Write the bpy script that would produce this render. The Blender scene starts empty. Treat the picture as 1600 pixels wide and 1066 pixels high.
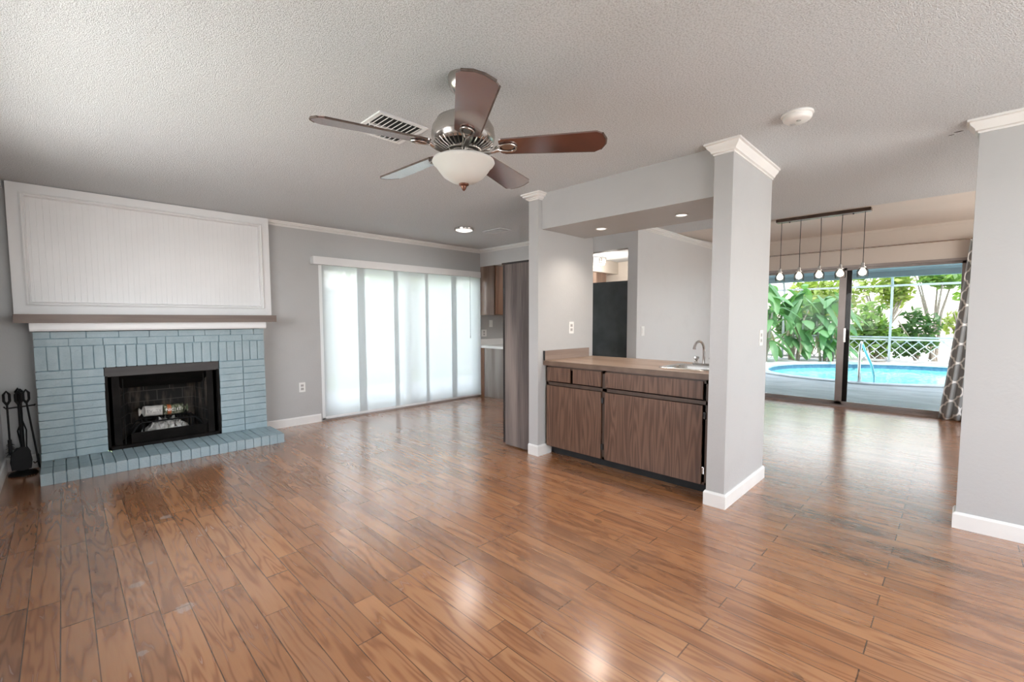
import bpy, bmesh, math, random
from mathutils import Vector, Matrix
random.seed(7)
S = bpy.context.scene
COL = S.collection
PI = math.pi
# ------------------------------------------------------------------ camera
cam_d = bpy.data.cameras.new('camera'); cam = bpy.data.objects.new('camera', cam_d); COL.objects.link(cam)
YAW, PITCH, ROLL, FPX, CAMH = math.radians(44.82), math.radians(-3.687), math.radians(-.122), 698.29, 1.285
cam_d.sensor_width = 36; cam_d.lens = 36 * FPX / 1600
cam_d.shift_x = -.0004; cam_d.shift_y = 11.74 / 1600
cam_d.clip_start = .03; cam_d.clip_end = 200
_f = Vector((math.cos(YAW) * math.cos(PITCH), math.sin(YAW) * math.cos(PITCH), math.sin(PITCH)))
_r = Vector((math.sin(YAW), -math.cos(YAW), 0)); _u = _r.cross(_f)
_r2 = math.cos(ROLL) * _r + math.sin(ROLL) * _u; _u2 = -math.sin(ROLL) * _r + math.cos(ROLL) * _u
cam.matrix_world = Matrix(((_r2.x, _u2.x, -_f.x, 0), (_r2.y, _u2.y, -_f.y, 0), (_r2.z, _u2.z, -_f.z, CAMH), (0, 0, 0, 1)))
S.camera = cam
# ------------------------------------------------------------------ exposure
S.view_settings.view_transform = 'Standard'; S.view_settings.look = 'None'
S.view_settings.exposure = -0.15; S.view_settings.gamma = 1.0; S.view_settings.use_curve_mapping = False
S.cycles.max_bounces = 9; S.cycles.diffuse_bounces = 5; S.cycles.glossy_bounces = 4
S.cycles.transparent_max_bounces = 16; S.cycles.transmission_bounces = 6
S.cycles.sample_clamp_indirect = 6; S.cycles.use_denoising = True
S.cycles.caustics_reflective = False; S.cycles.caustics_refractive = False
# ------------------------------------------------------------------ world (sky above, pale sunlit ground glow below)
W = bpy.data.worlds.new('sky'); S.world = W; W.use_nodes = True
nt = W.node_tree; nt.nodes.clear()
wo = nt.nodes.new('ShaderNodeOutputWorld'); bg = nt.nodes.new('ShaderNodeBackground')
tc = nt.nodes.new('ShaderNodeTexCoord'); sx = nt.nodes.new('ShaderNodeSeparateXYZ'); rp = nt.nodes.new('ShaderNodeValToRGB')
mr = nt.nodes.new('ShaderNodeMapRange'); mr.inputs[1].default_value = -1; mr.inputs[2].default_value = 1
nt.links.new(tc.outputs['Generated'], sx.inputs[0]); nt.links.new(sx.outputs[2], mr.inputs[0]); nt.links.new(mr.outputs[0], rp.inputs[0])
e = rp.color_ramp.elements; e[0].position = .0; e[0].color = (.62, .62, .58, 1); e[1].position = 1; e[1].color = (.62, .78, 1, 1)
q = e.new(.49); q.color = (.72, .73, .72, 1); q = e.new(.52); q.color = (1, 1, 1, 1)
nt.links.new(rp.outputs[0], bg.inputs[0]); bg.inputs[1].default_value = 11.0
nt.links.new(bg.outputs[0], wo.inputs[0])
# ------------------------------------------------------------------ sun and added fill lamps
def light(name, kind, loc, energy, color=(1, 1, 1), rot=None, size=None, size_y=None, radius=None, parent=None, angle=None, spot=None):
    d = bpy.data.lights.new(name, kind); d.energy = energy; d.color = color
    if kind == 'AREA':
        d.shape = 'RECTANGLE'; d.size = size; d.size_y = size_y or size
    if radius is not None: d.shadow_soft_size = radius
    if angle is not None: d.angle = angle
    if spot: d.spot_size = spot; d.spot_blend = .8
    o = bpy.data.objects.new(name, d); COL.objects.link(o); o.location = loc
    if rot: o.rotation_euler = rot
    if parent: o.parent = parent; o.location = Vector(loc) - parent.location
    return o
sun_dir = Vector((.42, .22, -1.0))
sun = light('sun', 'SUN', (0, 0, 10), 14.0, (1, .96, .88), angle=.012)
sun.rotation_euler = sun_dir.to_track_quat('-Z', 'Y').to_euler()
# fill lamps added to brighten the rooms, set in made-up unseen windows
light('rear_fill_lamp', 'AREA', (1.2, -2.14, 1.2), 36, (.95, .98, 1), (PI / 2 + 1.2, 0, 0), 2.6, 1.4)
light('left_fill_lamp', 'AREA', (-.43, 2.6, 1.5), 10, (.95, .98, 1), (PI / 2 + .3, 0, -PI / 2), 2.0, 1.1)
light('dining_fill_lamp', 'AREA', (6.3, -2.14, 1.4), 60, (1, .92, .84), (PI / 2 + 1.3, 0, 0), 2.4, 1.2)
# ------------------------------------------------------------------ material helpers
MATS = {}
def _n(nt, t, **k):
    n = nt.nodes.new(t)
    for a, b in k.items(): setattr(n, a, b)
    return n
def base(name, color=(.8, .8, .8), rough=.5, metal=0.0, **inp):
    m = bpy.data.materials.new(name); m.use_nodes = True
    b = m.node_tree.nodes['Principled BSDF']
    b.inputs['Base Color'].default_value = (*color, 1); b.inputs['Roughness'].default_value = rough; b.inputs['Metallic'].default_value = metal
    for k, v in inp.items(): b.inputs[k.replace('_', ' ')].default_value = v
    MATS[name] = m
    return m, m.node_tree, b
def math_(nt, op, a, b=None, c=None, clamp=False):
    n = nt.nodes.new('ShaderNodeMath'); n.operation = op; n.use_clamp = clamp
    for i, v in enumerate((a, b, c)):
        if v is None: continue
        if isinstance(v, (int, float)): n.inputs[i].default_value = v
        else: nt.links.new(v, n.inputs[i])
    return n.outputs[0]
def mixc(nt, f, a, b, mode='MIX'):
    n = nt.nodes.new('ShaderNodeMix'); n.data_type = 'RGBA'; n.blend_type = mode
    for s, v in ((n.inputs[0], f), (n.inputs[6], a), (n.inputs[7], b)):
        if isinstance(v, (int, float)): s.default_value = v
        elif isinstance(v, tuple): s.default_value = (*v, 1)
        else: nt.links.new(v, s)
    return n.outputs[2]
def coords(nt, kind='Object'): return nt.nodes.new('ShaderNodeTexCoord').outputs[kind]
def scaled(nt, v, s, loc=(0, 0, 0)):
    n = nt.nodes.new('ShaderNodeMapping'); n.inputs['Scale'].default_value = s; n.inputs['Location'].default_value = loc
    nt.links.new(v, n.inputs[0]); return n.outputs[0]
def noise(nt, v, scale, detail=2, rough=.5, out=0):
    n = nt.nodes.new('ShaderNodeTexNoise'); n.inputs['Scale'].default_value = scale; n.inputs['Detail'].default_value = detail
    n.inputs['Roughness'].default_value = rough
    if v is not None: nt.links.new(v, n.inputs['Vector'])
    return n.outputs[out]
def ramp(nt, f, stops):
    n = nt.nodes.new('ShaderNodeValToRGB'); e = n.color_ramp.elements
    e[0].position, e[0].color = stops[0][0], (*stops[0][1], 1); e[1].position, e[1].color = stops[-1][0], (*stops[-1][1], 1)
    for p, c in stops[1:-1]:
        x = e.new(p); x.color = (*c, 1)
    nt.links.new(f, n.inputs[0]); return n.outputs[0]
def bump(nt, b, h, strength=.3, dist=.01):
    n = nt.nodes.new('ShaderNodeBump'); n.inputs['Strength'].default_value = strength; n.inputs['Distance'].default_value = dist
    nt.links.new(h, n.inputs['Height']); nt.links.new(n.outputs[0], b.inputs['Normal']); return n
def mottled(name, c1, c2, rough=.5, scale=8, bump_s=0, bump_scale=120, metal=0, dist=.004, stretch=(1, 1, 1), **inp):
    m, nt, b = base(name, c1, rough, metal, **inp)
    v = scaled(nt, coords(nt), stretch)
    f = noise(nt, v, scale, 3)
    nt.links.new(ramp(nt, f, [(.35, c1), (.65, c2)]), b.inputs['Base Color'])
    if bump_s: bump(nt, b, noise(nt, coords(nt), bump_scale, 2), bump_s, dist)
    return m
def grain(name, c_dark, c_mid, c_light, axis='z', rough=.45, lines=55, fine=1.0, scale=1.0, **inp):
    """wood with cathedral contour grain running along one axis"""
    m, nt, b = base(name, c_mid, rough, 0, **inp)
    st = {'x': (.35, 5, 5), 'y': (5, .35, 5), 'z': (5, 5, .35)}[axis]; st = tuple(s * scale for s in st)
    sf = {'x': (3, 160, 160), 'y': (160, 3, 160), 'z': (160, 160, 3)}[axis]
    co = coords(nt); v = scaled(nt, co, st)
    n1 = noise(nt, v, 1.0, 1.5, .45)
    c = math_(nt, 'SINE', math_(nt, 'MULTIPLY', n1, lines)); c = math_(nt, 'MULTIPLY_ADD', c, .5, .5)
    n2 = noise(nt, scaled(nt, co, sf), 1.0, 2)
    n3 = noise(nt, v, 2.1, 2)
    f = math_(nt, 'ADD', math_(nt, 'MULTIPLY', c, .45), math_(nt, 'MULTIPLY', n2, .55 * fine))
    f = math_(nt, 'ADD', f, math_(nt, 'MULTIPLY_ADD', n3, .5, -.25))
    nt.links.new(ramp(nt, f, [(.15, c_dark), (.45, c_mid), (.8, c_light)]), b.inputs['Base Color'])
    bump(nt, b, f, .12, .002)
    return m
# ------------------------------------------------------------------ materials
def mk_floor():
    m, nt, b = base('oak plank floor', (.3, .14, .07), .3)
    s = _n(nt, 'ShaderNodeSeparateXYZ'); nt.links.new(coords(nt), s.inputs[0]); X, Y = s.outputs[0], s.outputs[1]
    PW = .1035
    xr = math_(nt, 'DIVIDE', math_(nt, 'ADD', X, 10.0), PW)
    row = math_(nt, 'FLOOR', xr); fx = math_(nt, 'SUBTRACT', xr, row)
    par = math_(nt, 'MODULO', row, 2.0)
    wn = _n(nt, 'ShaderNodeTexWhiteNoise', noise_dimensions='1D'); nt.links.new(row, wn.inputs['W']); rr = wn.outputs[0]
    yb = math_(nt, 'MULTIPLY_ADD', par, .5, .70)                      # shared joint of this row
    d = math_(nt, 'SUBTRACT', Y, yb)
    ln = math_(nt, 'MULTIPLY_ADD', rr, .9, .75)
    far = math_(nt, 'GREATER_THAN', d, 0.0)
    dd = math_(nt, 'MULTIPLY', d, math_(nt, 'ADD', math_(nt, 'MULTIPLY', far, ln), math_(nt, 'SUBTRACT', 1.0, far)))
    iy = math_(nt, 'FLOOR', dd); fy = math_(nt, 'SUBTRACT', dd, iy)
    pid = math_(nt, 'ADD', math_(nt, 'MULTIPLY', row, 7.31), math_(nt, 'MULTIPLY', iy, 3.77))
    w2 = _n(nt, 'ShaderNodeTexWhiteNoise', noise_dimensions='1D'); nt.links.new(pid, w2.inputs['W'])
    h1 = w2.outputs[0]
    s2 = _n(nt, 'ShaderNodeSeparateXYZ'); nt.links.new(w2.outputs[1], s2.inputs[0]); h2 = s2.outputs[1]
    # grain: contour lines of stretched noise, each plank with its own offset
    cb = _n(nt, 'ShaderNodeCombineXYZ')
    nt.links.new(math_(nt, 'MULTIPLY', X, 12.0), cb.inputs[0]); nt.links.new(math_(nt, 'MULTIPLY', Y, 1.2), cb.inputs[1])
    nt.links.new(math_(nt, 'MULTIPLY', h1, 90.0), cb.inputs[2])
    n1 = noise(nt, cb.outputs[0], 1.0, 2.0, .5)
    k = math_(nt, 'MULTIPLY_ADD', h2, 44.0, 26.0)
    c = math_(nt, 'MULTIPLY_ADD', math_(nt, 'SINE', math_(nt, 'MULTIPLY', n1, k)), .5, .5)
    c = math_(nt, 'POWER', c, 2.2)
    cb2 = _n(nt, 'ShaderNodeCombineXYZ')
    nt.links.new(math_(nt, 'MULTIPLY', X, 230.0), cb2.inputs[0]); nt.links.new(math_(nt, 'MULTIPLY', Y, 9.0), cb2.inputs[1]); nt.links.new(math_(nt, 'MULTIPLY', h1, 50.0), cb2.inputs[2])
    n2 = noise(nt, cb2.outputs[0], 1.0, 2)
    g = math_(nt, 'ADD', math_(nt, 'MULTIPLY', c, .75), math_(nt, 'MULTIPLY', n2, .35))
    tone = ramp(nt, h1, [(0, (.34, .150, .064)), (.3, (.415, .182, .076)), (.55, (.455, .202, .084)), (.8, (.51, .240, .105)), (1, (.39, .18, .084))])
    darkg = mixc(nt, 1.0, tone, (.58, .49, .43), 'MULTIPLY')
    col = mixc(nt, math_(nt, 'MULTIPLY', g, .95), tone, darkg)
    # knots
    kn = noise(nt, scaled(nt, coords(nt), (7, 4, 1)), 1.0, 1)
    col = mixc(nt, math_(nt, 'MULTIPLY', math_(nt, 'GREATER_THAN', kn, .79), .45), col, (.06, .03, .015))
    # worn dull patches and pale scuffs
    wear = noise(nt, scaled(nt, coords(nt), (1.1, 1.1, 1)), 1.0, 3, .6)
    col = mixc(nt, math_(nt, 'MULTIPLY', ramp(nt, wear, [(.45, (0, 0, 0)), (.75, (1, 1, 1))]), .22), col, (.28, .19, .13))
    spots = None
    for (px, py, r) in ((.20, 2.78, .028), (.33, 2.40, .035), (.16, 2.18, .016), (.52, 3.16, .01), (.27, 2.98, .012), (.42, 3.62, .03)):
        dx = math_(nt, 'SUBTRACT', X, px); dy = math_(nt, 'SUBTRACT', Y, py)
        rr_ = math_(nt, 'SQRT', math_(nt, 'ADD', math_(nt, 'MULTIPLY', dx, dx), math_(nt, 'MULTIPLY', dy, dy)))
        rr_ = math_(nt, 'ADD', rr_, math_(nt, 'MULTIPLY_ADD', noise(nt, coords(nt), 60, 2), .05, -.025))
        mk = math_(nt, 'LESS_THAN', rr_, r)
        spots = mk if spots is None else math_(nt, 'MAXIMUM', spots, mk)
    col = mixc(nt, math_(nt, 'MULTIPLY', spots, .35), col, (.55, .5, .45))
    dark = None                                                    # water stained dark grain in the walkway
    for (px, py, ra, rb) in ((3.42, .52, .15, .40), (2.95, .38, .13, .38), (3.20, .10, .12, .30)):
        dx = math_(nt, 'DIVIDE', math_(nt, 'SUBTRACT', X, px), ra); dy = math_(nt, 'DIVIDE', math_(nt, 'SUBTRACT', Y, py), rb)
        rr_ = math_(nt, 'SQRT', math_(nt, 'ADD', math_(nt, 'MULTIPLY', dx, dx), math_(nt, 'MULTIPLY', dy, dy)))
        mk = math_(nt, 'SUBTRACT', 1.0, rr_, clamp=True); dark = mk if dark is None else math_(nt, 'MAXIMUM', dark, mk)
    stn = noise(nt, scaled(nt, coords(nt), (28, 5, 1)), 1.0, 3, .65)
    dark = math_(nt, 'MULTIPLY', math_(nt, 'MULTIPLY', dark, 1.9, clamp=True), ramp(nt, stn, [(.40, (0, 0, 0)), (.62, (1, 1, 1))]))
    col = mixc(nt, math_(nt, 'MULTIPLY', dark, .75), col, (.055, .033, .022))
    # joints
    ex = math_(nt, 'MINIMUM', fx, math_(nt, 'SUBTRACT', 1.0, fx))
    ey = math_(nt, 'MINIMUM', fy, math_(nt, 'SUBTRACT', 1.0, fy))
    jx = math_(nt, 'LESS_THAN', ex, .018); jy = math_(nt, 'LESS_THAN', ey, .0024)
    j = math_(nt, 'MAXIMUM', jx, jy)
    col = mixc(nt, math_(nt, 'MULTIPLY', j, .72), col, (.035, .016, .008))
    nt.links.new(col, b.inputs['Base Color'])
    ro = math_(nt, 'ADD', math_(nt, 'MULTIPLY_ADD', wear, .16, .17), math_(nt, 'MULTIPLY', c, .03))
    nt.links.new(ro, b.inputs['Roughness'])
    b.inputs['Specular IOR Level'].default_value = .6; b.inputs['Coat Weight'].default_value = .9; b.inputs['Coat IOR'].default_value = 1.6; b.inputs['Coat Roughness'].default_value = .19
    # each plank sits at a slightly different height and cups a little
    cup = math_(nt, 'MULTIPLY', math_(nt, 'MULTIPLY', math_(nt, 'SUBTRACT', fx, .5), math_(nt, 'SUBTRACT', h1, .5)), .5)
    wav = math_(nt, 'MULTIPLY', noise(nt, scaled(nt, coords(nt), (2.2, 7, 1)), 1.0, 1), .5)
    hgt = math_(nt, 'SUBTRACT', math_(nt, 'ADD', math_(nt, 'ADD', cup, wav), math_(nt, 'MULTIPLY', n2, -.03)), math_(nt, 'MULTIPLY', j, .8))
    bump(nt, b, hgt, .25, .0018)
    return m
FLOOR = mk_floor()
def mk_ceiling(name, c1, c2):
    m, nt, b = base(name, c1, .9)
    co = coords(nt)
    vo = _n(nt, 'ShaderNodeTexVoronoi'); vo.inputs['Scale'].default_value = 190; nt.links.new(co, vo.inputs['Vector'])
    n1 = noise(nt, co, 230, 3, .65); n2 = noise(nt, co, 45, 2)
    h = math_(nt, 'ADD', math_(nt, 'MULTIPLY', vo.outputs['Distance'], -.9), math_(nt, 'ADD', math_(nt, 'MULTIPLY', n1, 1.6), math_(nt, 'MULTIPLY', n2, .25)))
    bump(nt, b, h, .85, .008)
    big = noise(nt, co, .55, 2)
    pit_shade = ramp(nt, noise(nt, co, 125, 2, .6), [(.36, (.77, .77, .77)), (.56, (1, 1, 1))])  # fine speckle paints the self-shade of the popcorn pits into the colour
    s = _n(nt, 'ShaderNodeSeparateXYZ'); nt.links.new(co, s.inputs[0]); mk = None      # two small black scuffs by the right wall
    for (px, py, ra, rb) in ((3.964, .045, .009, .022), (4.004, .078, .006, .016)):
        dx = math_(nt, 'DIVIDE', math_(nt, 'SUBTRACT', s.outputs[0], px), ra); dy = math_(nt, 'DIVIDE', math_(nt, 'SUBTRACT', s.outputs[1], py), rb)
        q_ = math_(nt, 'LESS_THAN', math_(nt, 'ADD', math_(nt, 'ADD', math_(nt, 'MULTIPLY', dx, dx), math_(nt, 'MULTIPLY', dy, dy)), n2), 1.35)
        mk = q_ if mk is None else math_(nt, 'MAXIMUM', mk, q_)
    c1 = mixc(nt, mk, c1, (.02, .015, .015)); c2 = mixc(nt, mk, c2, (.02, .015, .015))
    nt.links.new(mixc(nt, 1.0, mixc(nt, ramp(nt, big, [(.4, (0, 0, 0)), (.65, (1, 1, 1))]), c1, c2), pit_shade, 'MULTIPLY'), b.inputs['Base Color'])
    return m
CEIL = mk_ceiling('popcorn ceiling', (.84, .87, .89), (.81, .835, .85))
SMOOTH = mottled('smooth cream ceiling', (.72, .66, .60), (.70, .64, .58), .7, 2)
def mk_wall(name, c, rough=.5):
    m, nt, b = base(name, c, rough)
    co = coords(nt)
    st = noise(nt, scaled(nt, co, (1.2, 1.2, 1.6)), 1.6, 4, .65)
    f = ramp(nt, st, [(.52, (0, 0, 0)), (.8, (1, 1, 1))])
    nt.links.new(mixc(nt, math_(nt, 'MULTIPLY', f, .5), c, tuple(x * .88 for x in c)), b.inputs['Base Color'])
    bump(nt, b, math_(nt, 'ADD', noise(nt, co, 60, 2), noise(nt, co, 9, 2)), .22, .004)
    return m
WALL = mk_wall('light grey painted wall', (.47, .475, .475), .42)
WALLW = mk_wall('cream painted wall', (.62, .56, .50), .5)
WALL_LIT = mk_wall('light grey wall lit copy', (.62, .62, .62), .4)  # lit copy of the grey wall, its brighter light put into the colour
TRIM = mottled('white trim paint', (.80, .80, .78), (.76, .76, .75), .35, 4)
PANEL = mottled('white beadboard paint', (.80, .805, .81), (.77, .775, .78), .4, 3)
def mk_brickpaint():
    m, nt, b = base('pale blue painted brick', (.25, .37, .42), .55)
    co = coords(nt)
    n = noise(nt, co, 9, 3)
    nt.links.new(ramp(nt, n, [(.3, (.29, .385, .425)), (.7, (.345, .44, .475))]), b.inputs['Base Color'])
    h = math_(nt, 'ADD', noise(nt, scaled(nt, co, (1, 1, 1.8)), 55, 3, .6), math_(nt, 'MULTIPLY', noise(nt, co, 14, 2), .6))
    bump(nt, b, h, .5, .006)
    return m
BRICK = mk_brickpaint()
MORTAR = mottled('pale blue painted mortar', (.19, .28, .32), (.22, .32, .36), .8, 20, .4, 90)
MANTEL = mottled('taupe stained mantel wood', (.15, .115, .098), (.185, .145, .125), .55, 6, .15, 60, stretch=(.4, 4, 4))
SOOT = mottled('soot black steel', (.005, .0045, .004), (.013, .011, .010), .8, 7, .2, 60, Specular_IOR_Level=.15)
LINTEL = mottled('dark brown steel hood', (.018, .014, .013), (.032, .026, .024), .5, 5, .1, 40, stretch=(.5, 4, 4))
def mk_firebrick():
    m, nt, b = base('sooted firebrick', (.05, .045, .04), .9)
    co = coords(nt)
    s = _n(nt, 'ShaderNodeSeparateXYZ'); nt.links.new(co, s.inputs[0])
    n = noise(nt, scaled(nt, co, (9, 9, 2.2)), 1, 3, .6)
    f = ramp(nt, n, [(.48, (.012, .011, .010)), (.62, (.09, .07, .055)), (.78, (.30, .24, .20))])
    br = _n(nt, 'ShaderNodeTexBrick'); br.inputs['Scale'].default_value = 1; br.inputs['Mortar Size'].default_value = .004
    br.inputs['Brick Width'].default_value = .22; br.inputs['Row Height'].default_value = .11
    cb = _n(nt, 'ShaderNodeCombineXYZ'); nt.links.new(math_(nt, 'ADD', s.outputs[0], s.outputs[1]), cb.inputs[0]); nt.links.new(s.outputs[2], cb.inputs[1])
    nt.links.new(cb.outputs[0], br.inputs[0])
    nt.links.new(mixc(nt, math_(nt, 'MULTIPLY', br.outputs['Fac'], .6), f, (.10, .09, .08)), b.inputs['Base Color'])
    return m
FBRICK = mk_firebrick()
ASHM = mottled('pale grey ash', (.75, .74, .71), (.40, .39, .37), .95, 18, .8, 60, dist=.02)
IRON = mottled('matte black iron', (.004, .004, .0045), (.008, .008, .0085), .6, 10, Specular_IOR_Level=.2)
BAR = grain('walnut laminate vertical', (.062, .030, .019), (.115, .060, .038), (.16, .088, .057), 'z', .42, 70, 1.2, 2.4)
BARD = mottled('dark walnut frame', (.055, .032, .021), (.085, .05, .034), .45, 12, stretch=(1, 1, .2))
TOP = grain('walnut laminate counter', (.30, .20, .14), (.38, .27, .20), (.44, .33, .26), 'y', .32, 30, .8)
SPLASH = grain('greyed walnut splash', (.17, .115, .09), (.25, .18, .145), (.31, .235, .195), 'x', .4, 30, .8)
EDGE = mottled('dark walnut counter edge', (.12, .075, .052), (.155, .10, .07), .4, 10)
BLACKTOE = mottled('black toe kick', (.006, .006, .007), (.012, .012, .013), .7, 10)
RUST = grain('weathered charcoal planks', (.035, .028, .027), (.12, .10, .095), (.25, .21, .19), 'z', .5, 14, 1.2, .8)
RUSTD = mottled('charcoal edge', (.02, .017, .016), (.032, .027, .026), .5, 10)
KWOOD = grain('grey washed kitchen wood', (.10, .062, .045), (.22, .145, .11), (.36, .27, .22), 'z', .35, 12, 1.0, .9)
KBASE = grain('pale washed cabinet end', (.24, .21, .19), (.34, .31, .29), (.42, .395, .37), 'z', .5, 10, .7)
KORANGE = grain('orange brown cabinet door', (.16, .075, .04), (.26, .13, .08), (.33, .19, .12), 'z', .4, 16)
WHITETOP = mottled('white laminate', (.85, .85, .84), (.8, .8, .8), .25, 5)
NICKEL = base('brushed nickel', (.50, .47, .44), .24, 1.0)[0]
NICKELD = base('dark vent slots', (.02, .018, .016), .6)[0]
CHROME = base('polished chrome', (.72, .72, .72), .09, 1.0)[0]
STEEL = base('stainless steel', (.62, .62, .61), .26, 1.0)[0]
CHERRY = grain('cherry fan blade', (.055, .016, .010), (.088, .025, .016), (.13, .040, .026), 'x', .2, 22, .9, 1.0, Coat_Weight=1.0, Coat_IOR=2.6, Coat_Roughness=.16)
DUST = mottled('dusty blade edge', (.07, .045, .036), (.12, .095, .08), .8, 30)
BOWL = base('alabaster glass bowl', (.60, .60, .57), .3)[0]
BOWL.node_tree.nodes['Principled BSDF'].inputs['Subsurface Weight'].default_value = .0
BRASS = mottled('antique bronze', (.16, .075, .05), (.22, .11, .08), .35, 20, metal=.8)
PLATE = base('white plastic', (.82, .82, .80), .3)[0]
PLATED = base('grey socket face', (.48, .47, .46), .35)[0]
SLOT = base('dark slots', (.03, .03, .03), .5)[0]
VENTW = mottled('white register paint', (.82, .83, .83), (.75, .76, .76), .35, 20)
VENTD = base('dark duct interior', (.03, .03, .03), .9)[0]
BRONZE = mottled('bronze aluminium door frame', (.30, .265, .25), (.35, .31, .295), .35, 5, metal=.35)
WHITEAL = base('white aluminium frame', (.82, .83, .83), .35)[0]
FRIDGE = mottled('charcoal fridge side', (.028, .036, .040), (.055, .066, .070), .42, 5, .1, 150)
def emis(name, color, strength):
    m = bpy.data.materials.new(name); m.use_nodes = True; nt = m.node_tree; nt.nodes.clear()
    e = _n(nt, 'ShaderNodeEmission'); e.inputs[0].default_value = (*color, 1); e.inputs[1].default_value = strength
    o = _n(nt, 'ShaderNodeOutputMaterial'); nt.links.new(e.outputs[0], o.inputs[0]); MATS[name] = m; return m
LAMPW = emis('lit lamp lens', (1, .95, .88), 2.6)
BULB = emis('warm glowing bulb', (1, .86, .70), 7.0)
CRYSTAL = emis('lit crystal', (1, .95, .88), 1.6)
def glass(name, tint=(1, 1, 1), trans=.93, rough=.01):
    m = bpy.data.materials.new(name); m.use_nodes = True; nt = m.node_tree; nt.nodes.clear()
    t = _n(nt, 'ShaderNodeBsdfTransparent'); t.inputs[0].default_value = (*[c * trans for c in tint], 1)
    g = _n(nt, 'ShaderNodeBsdfGlossy'); g.inputs['Roughness'].default_value = rough
    fr = _n(nt, 'ShaderNodeFresnel'); fr.inputs[0].default_value = 1.2
    mx = _n(nt, 'ShaderNodeMixShader'); nt.links.new(fr.outputs[0], mx.inputs[0]); nt.links.new(t.outputs[0], mx.inputs[1]); nt.links.new(g.outputs[0], mx.inputs[2])
    o = _n(nt, 'ShaderNodeOutputMaterial'); nt.links.new(mx.outputs[0], o.inputs[0]); MATS[name] = m; return m
GLASS = glass('clear window glass', (1, 1, 1), .93)
GLASSP = glass('patio door glass', (.97, .98, .98), .56)
JAR = glass('clear jar glass', (1, .97, .94), .85)
def mk_shade():
    m = bpy.data.materials.new('white solar screen fabric'); m.use_nodes = True; nt = m.node_tree; nt.nodes.clear()
    tl = _n(nt, 'ShaderNodeBsdfTranslucent'); tl.inputs[0].default_value = (.66, .685, .69, 1)
    df = _n(nt, 'ShaderNodeBsdfDiffuse'); df.inputs[0].default_value = (.78, .80, .80, 1)
    tr = _n(nt, 'ShaderNodeBsdfTransparent'); tr.inputs[0].default_value = (1, 1, 1, 1)
    s = _n(nt, 'ShaderNodeSeparateXYZ'); nt.links.new(coords(nt), s.inputs[0])
    w = math_(nt, 'MULTIPLY_ADD', math_(nt, 'SINE', math_(nt, 'MULTIPLY', s.outputs[2], 420.0)), .02, .42)
    m1 = _n(nt, 'ShaderNodeMixShader'); nt.links.new(w, m1.inputs[0]); nt.links.new(tl.outputs[0], m1.inputs[1]); nt.links.new(df.outputs[0], m1.inputs[2])
    m2 = _n(nt, 'ShaderNodeMixShader'); m2.inputs[0].default_value = .20
    nt.links.new(m1.outputs[0], m2.inputs[1]); nt.links.new(tr.outputs[0], m2.inputs[2])
    o = _n(nt, 'ShaderNodeOutputMaterial'); nt.links.new(m2.outputs[0], o.inputs[0]); return m
SHADE = mk_shade()
def mk_curtain():
    m, nt, b = base('grey trellis curtain', (.2, .2, .2), .8)
    uv = coords(nt, 'UV'); s = _n(nt, 'ShaderNodeSeparateXYZ'); nt.links.new(uv, s.inputs[0])
    u = math_(nt, 'ABSOLUTE', math_(nt, 'SUBTRACT', math_(nt, 'FRACT', s.outputs[0]), .5))
    v = math_(nt, 'ABSOLUTE', math_(nt, 'SUBTRACT', math_(nt, 'FRACT', s.outputs[1]), .5))
    a = math_(nt, 'SUBTRACT', math_(nt, 'MAXIMUM', u, v), .225); b_ = math_(nt, 'MINIMUM', u, v)
    d = math_(nt, 'SUBTRACT', math_(nt, 'SQRT', math_(nt, 'ADD', math_(nt, 'MULTIPLY', a, a), math_(nt, 'MULTIPLY', b_, b_))), .268)
    nt.links.new(mixc(nt, math_(nt, 'LESS_THAN', math_(nt, 'ABSOLUTE', d), .045), (.26, .27, .27), (.8, .8, .78)), b.inputs['Base Color'])
    return m
CURT = mk_curtain()
# outdoors
CONC = mottled('grey concrete deck', (.46, .455, .45), (.62, .61, .60), .9, 2.6, .5, 60, stretch=(1.6, .7, 1))
COPING = mottled('pale pool coping', (.66, .66, .68), (.56, .57, .60), .8, 6, .2, 60)
GRAVEL = mottled('pale sunlit ground', (.62, .56, .50), (.45, .40, .34), .95, 6, .6, 30)
GRASS = mottled('lawn', (.24, .30, .14), (.34, .39, .20), .9, 4, .8, 50)
LATTICE = base('white vinyl lattice', (.62, .60, .58), .5)[0]
SCREENF = mottled('grey enclosure aluminium', (.36, .38, .39), (.42, .44, .45), .45, 5)
ROOFU = mottled('pale blue patio roof underside', (.62, .76, .80), (.58, .71, .76), .6, 2)
GUTTER = mottled('grey gutter', (.32, .36, .38), (.38, .42, .44), .5, 3)
TILE = mottled('blue waterline tile', (.06, .14, .24), (.10, .22, .32), .3, 14)
POOLP = mottled('pool plaster', (.30, .82, .88), (.24, .74, .82), .6, 2)
def mk_water():
    m, nt, b = base('turquoise pool water', (.16, .68, .74), .04)
    co = coords(nt)
    n = noise(nt, scaled(nt, co, (1, 1.6, 1)), 4.5, 2, .5)
    w = math_(nt, 'ABSOLUTE', math_(nt, 'SUBTRACT', n, .5))
    nt.links.new(ramp(nt, w, [(0, (.50, .90, .90)), (.035, (.20, .74, .76)), (.16, (.11, .60, .64))]), b.inputs['Base Color'])
    bump(nt, b, noise(nt, co, 5, 2), .25, .03); b.inputs['Specular IOR Level'].default_value = .35
    return m
WATER = mk_water()
LEAFB = mottled('broad banana leaf', (.10, .27, .085), (.19, .40, .16), .32, 5)
LEAFB.node_tree.nodes['Principled BSDF'].inputs['Transmission Weight'].default_value = 0
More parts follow.
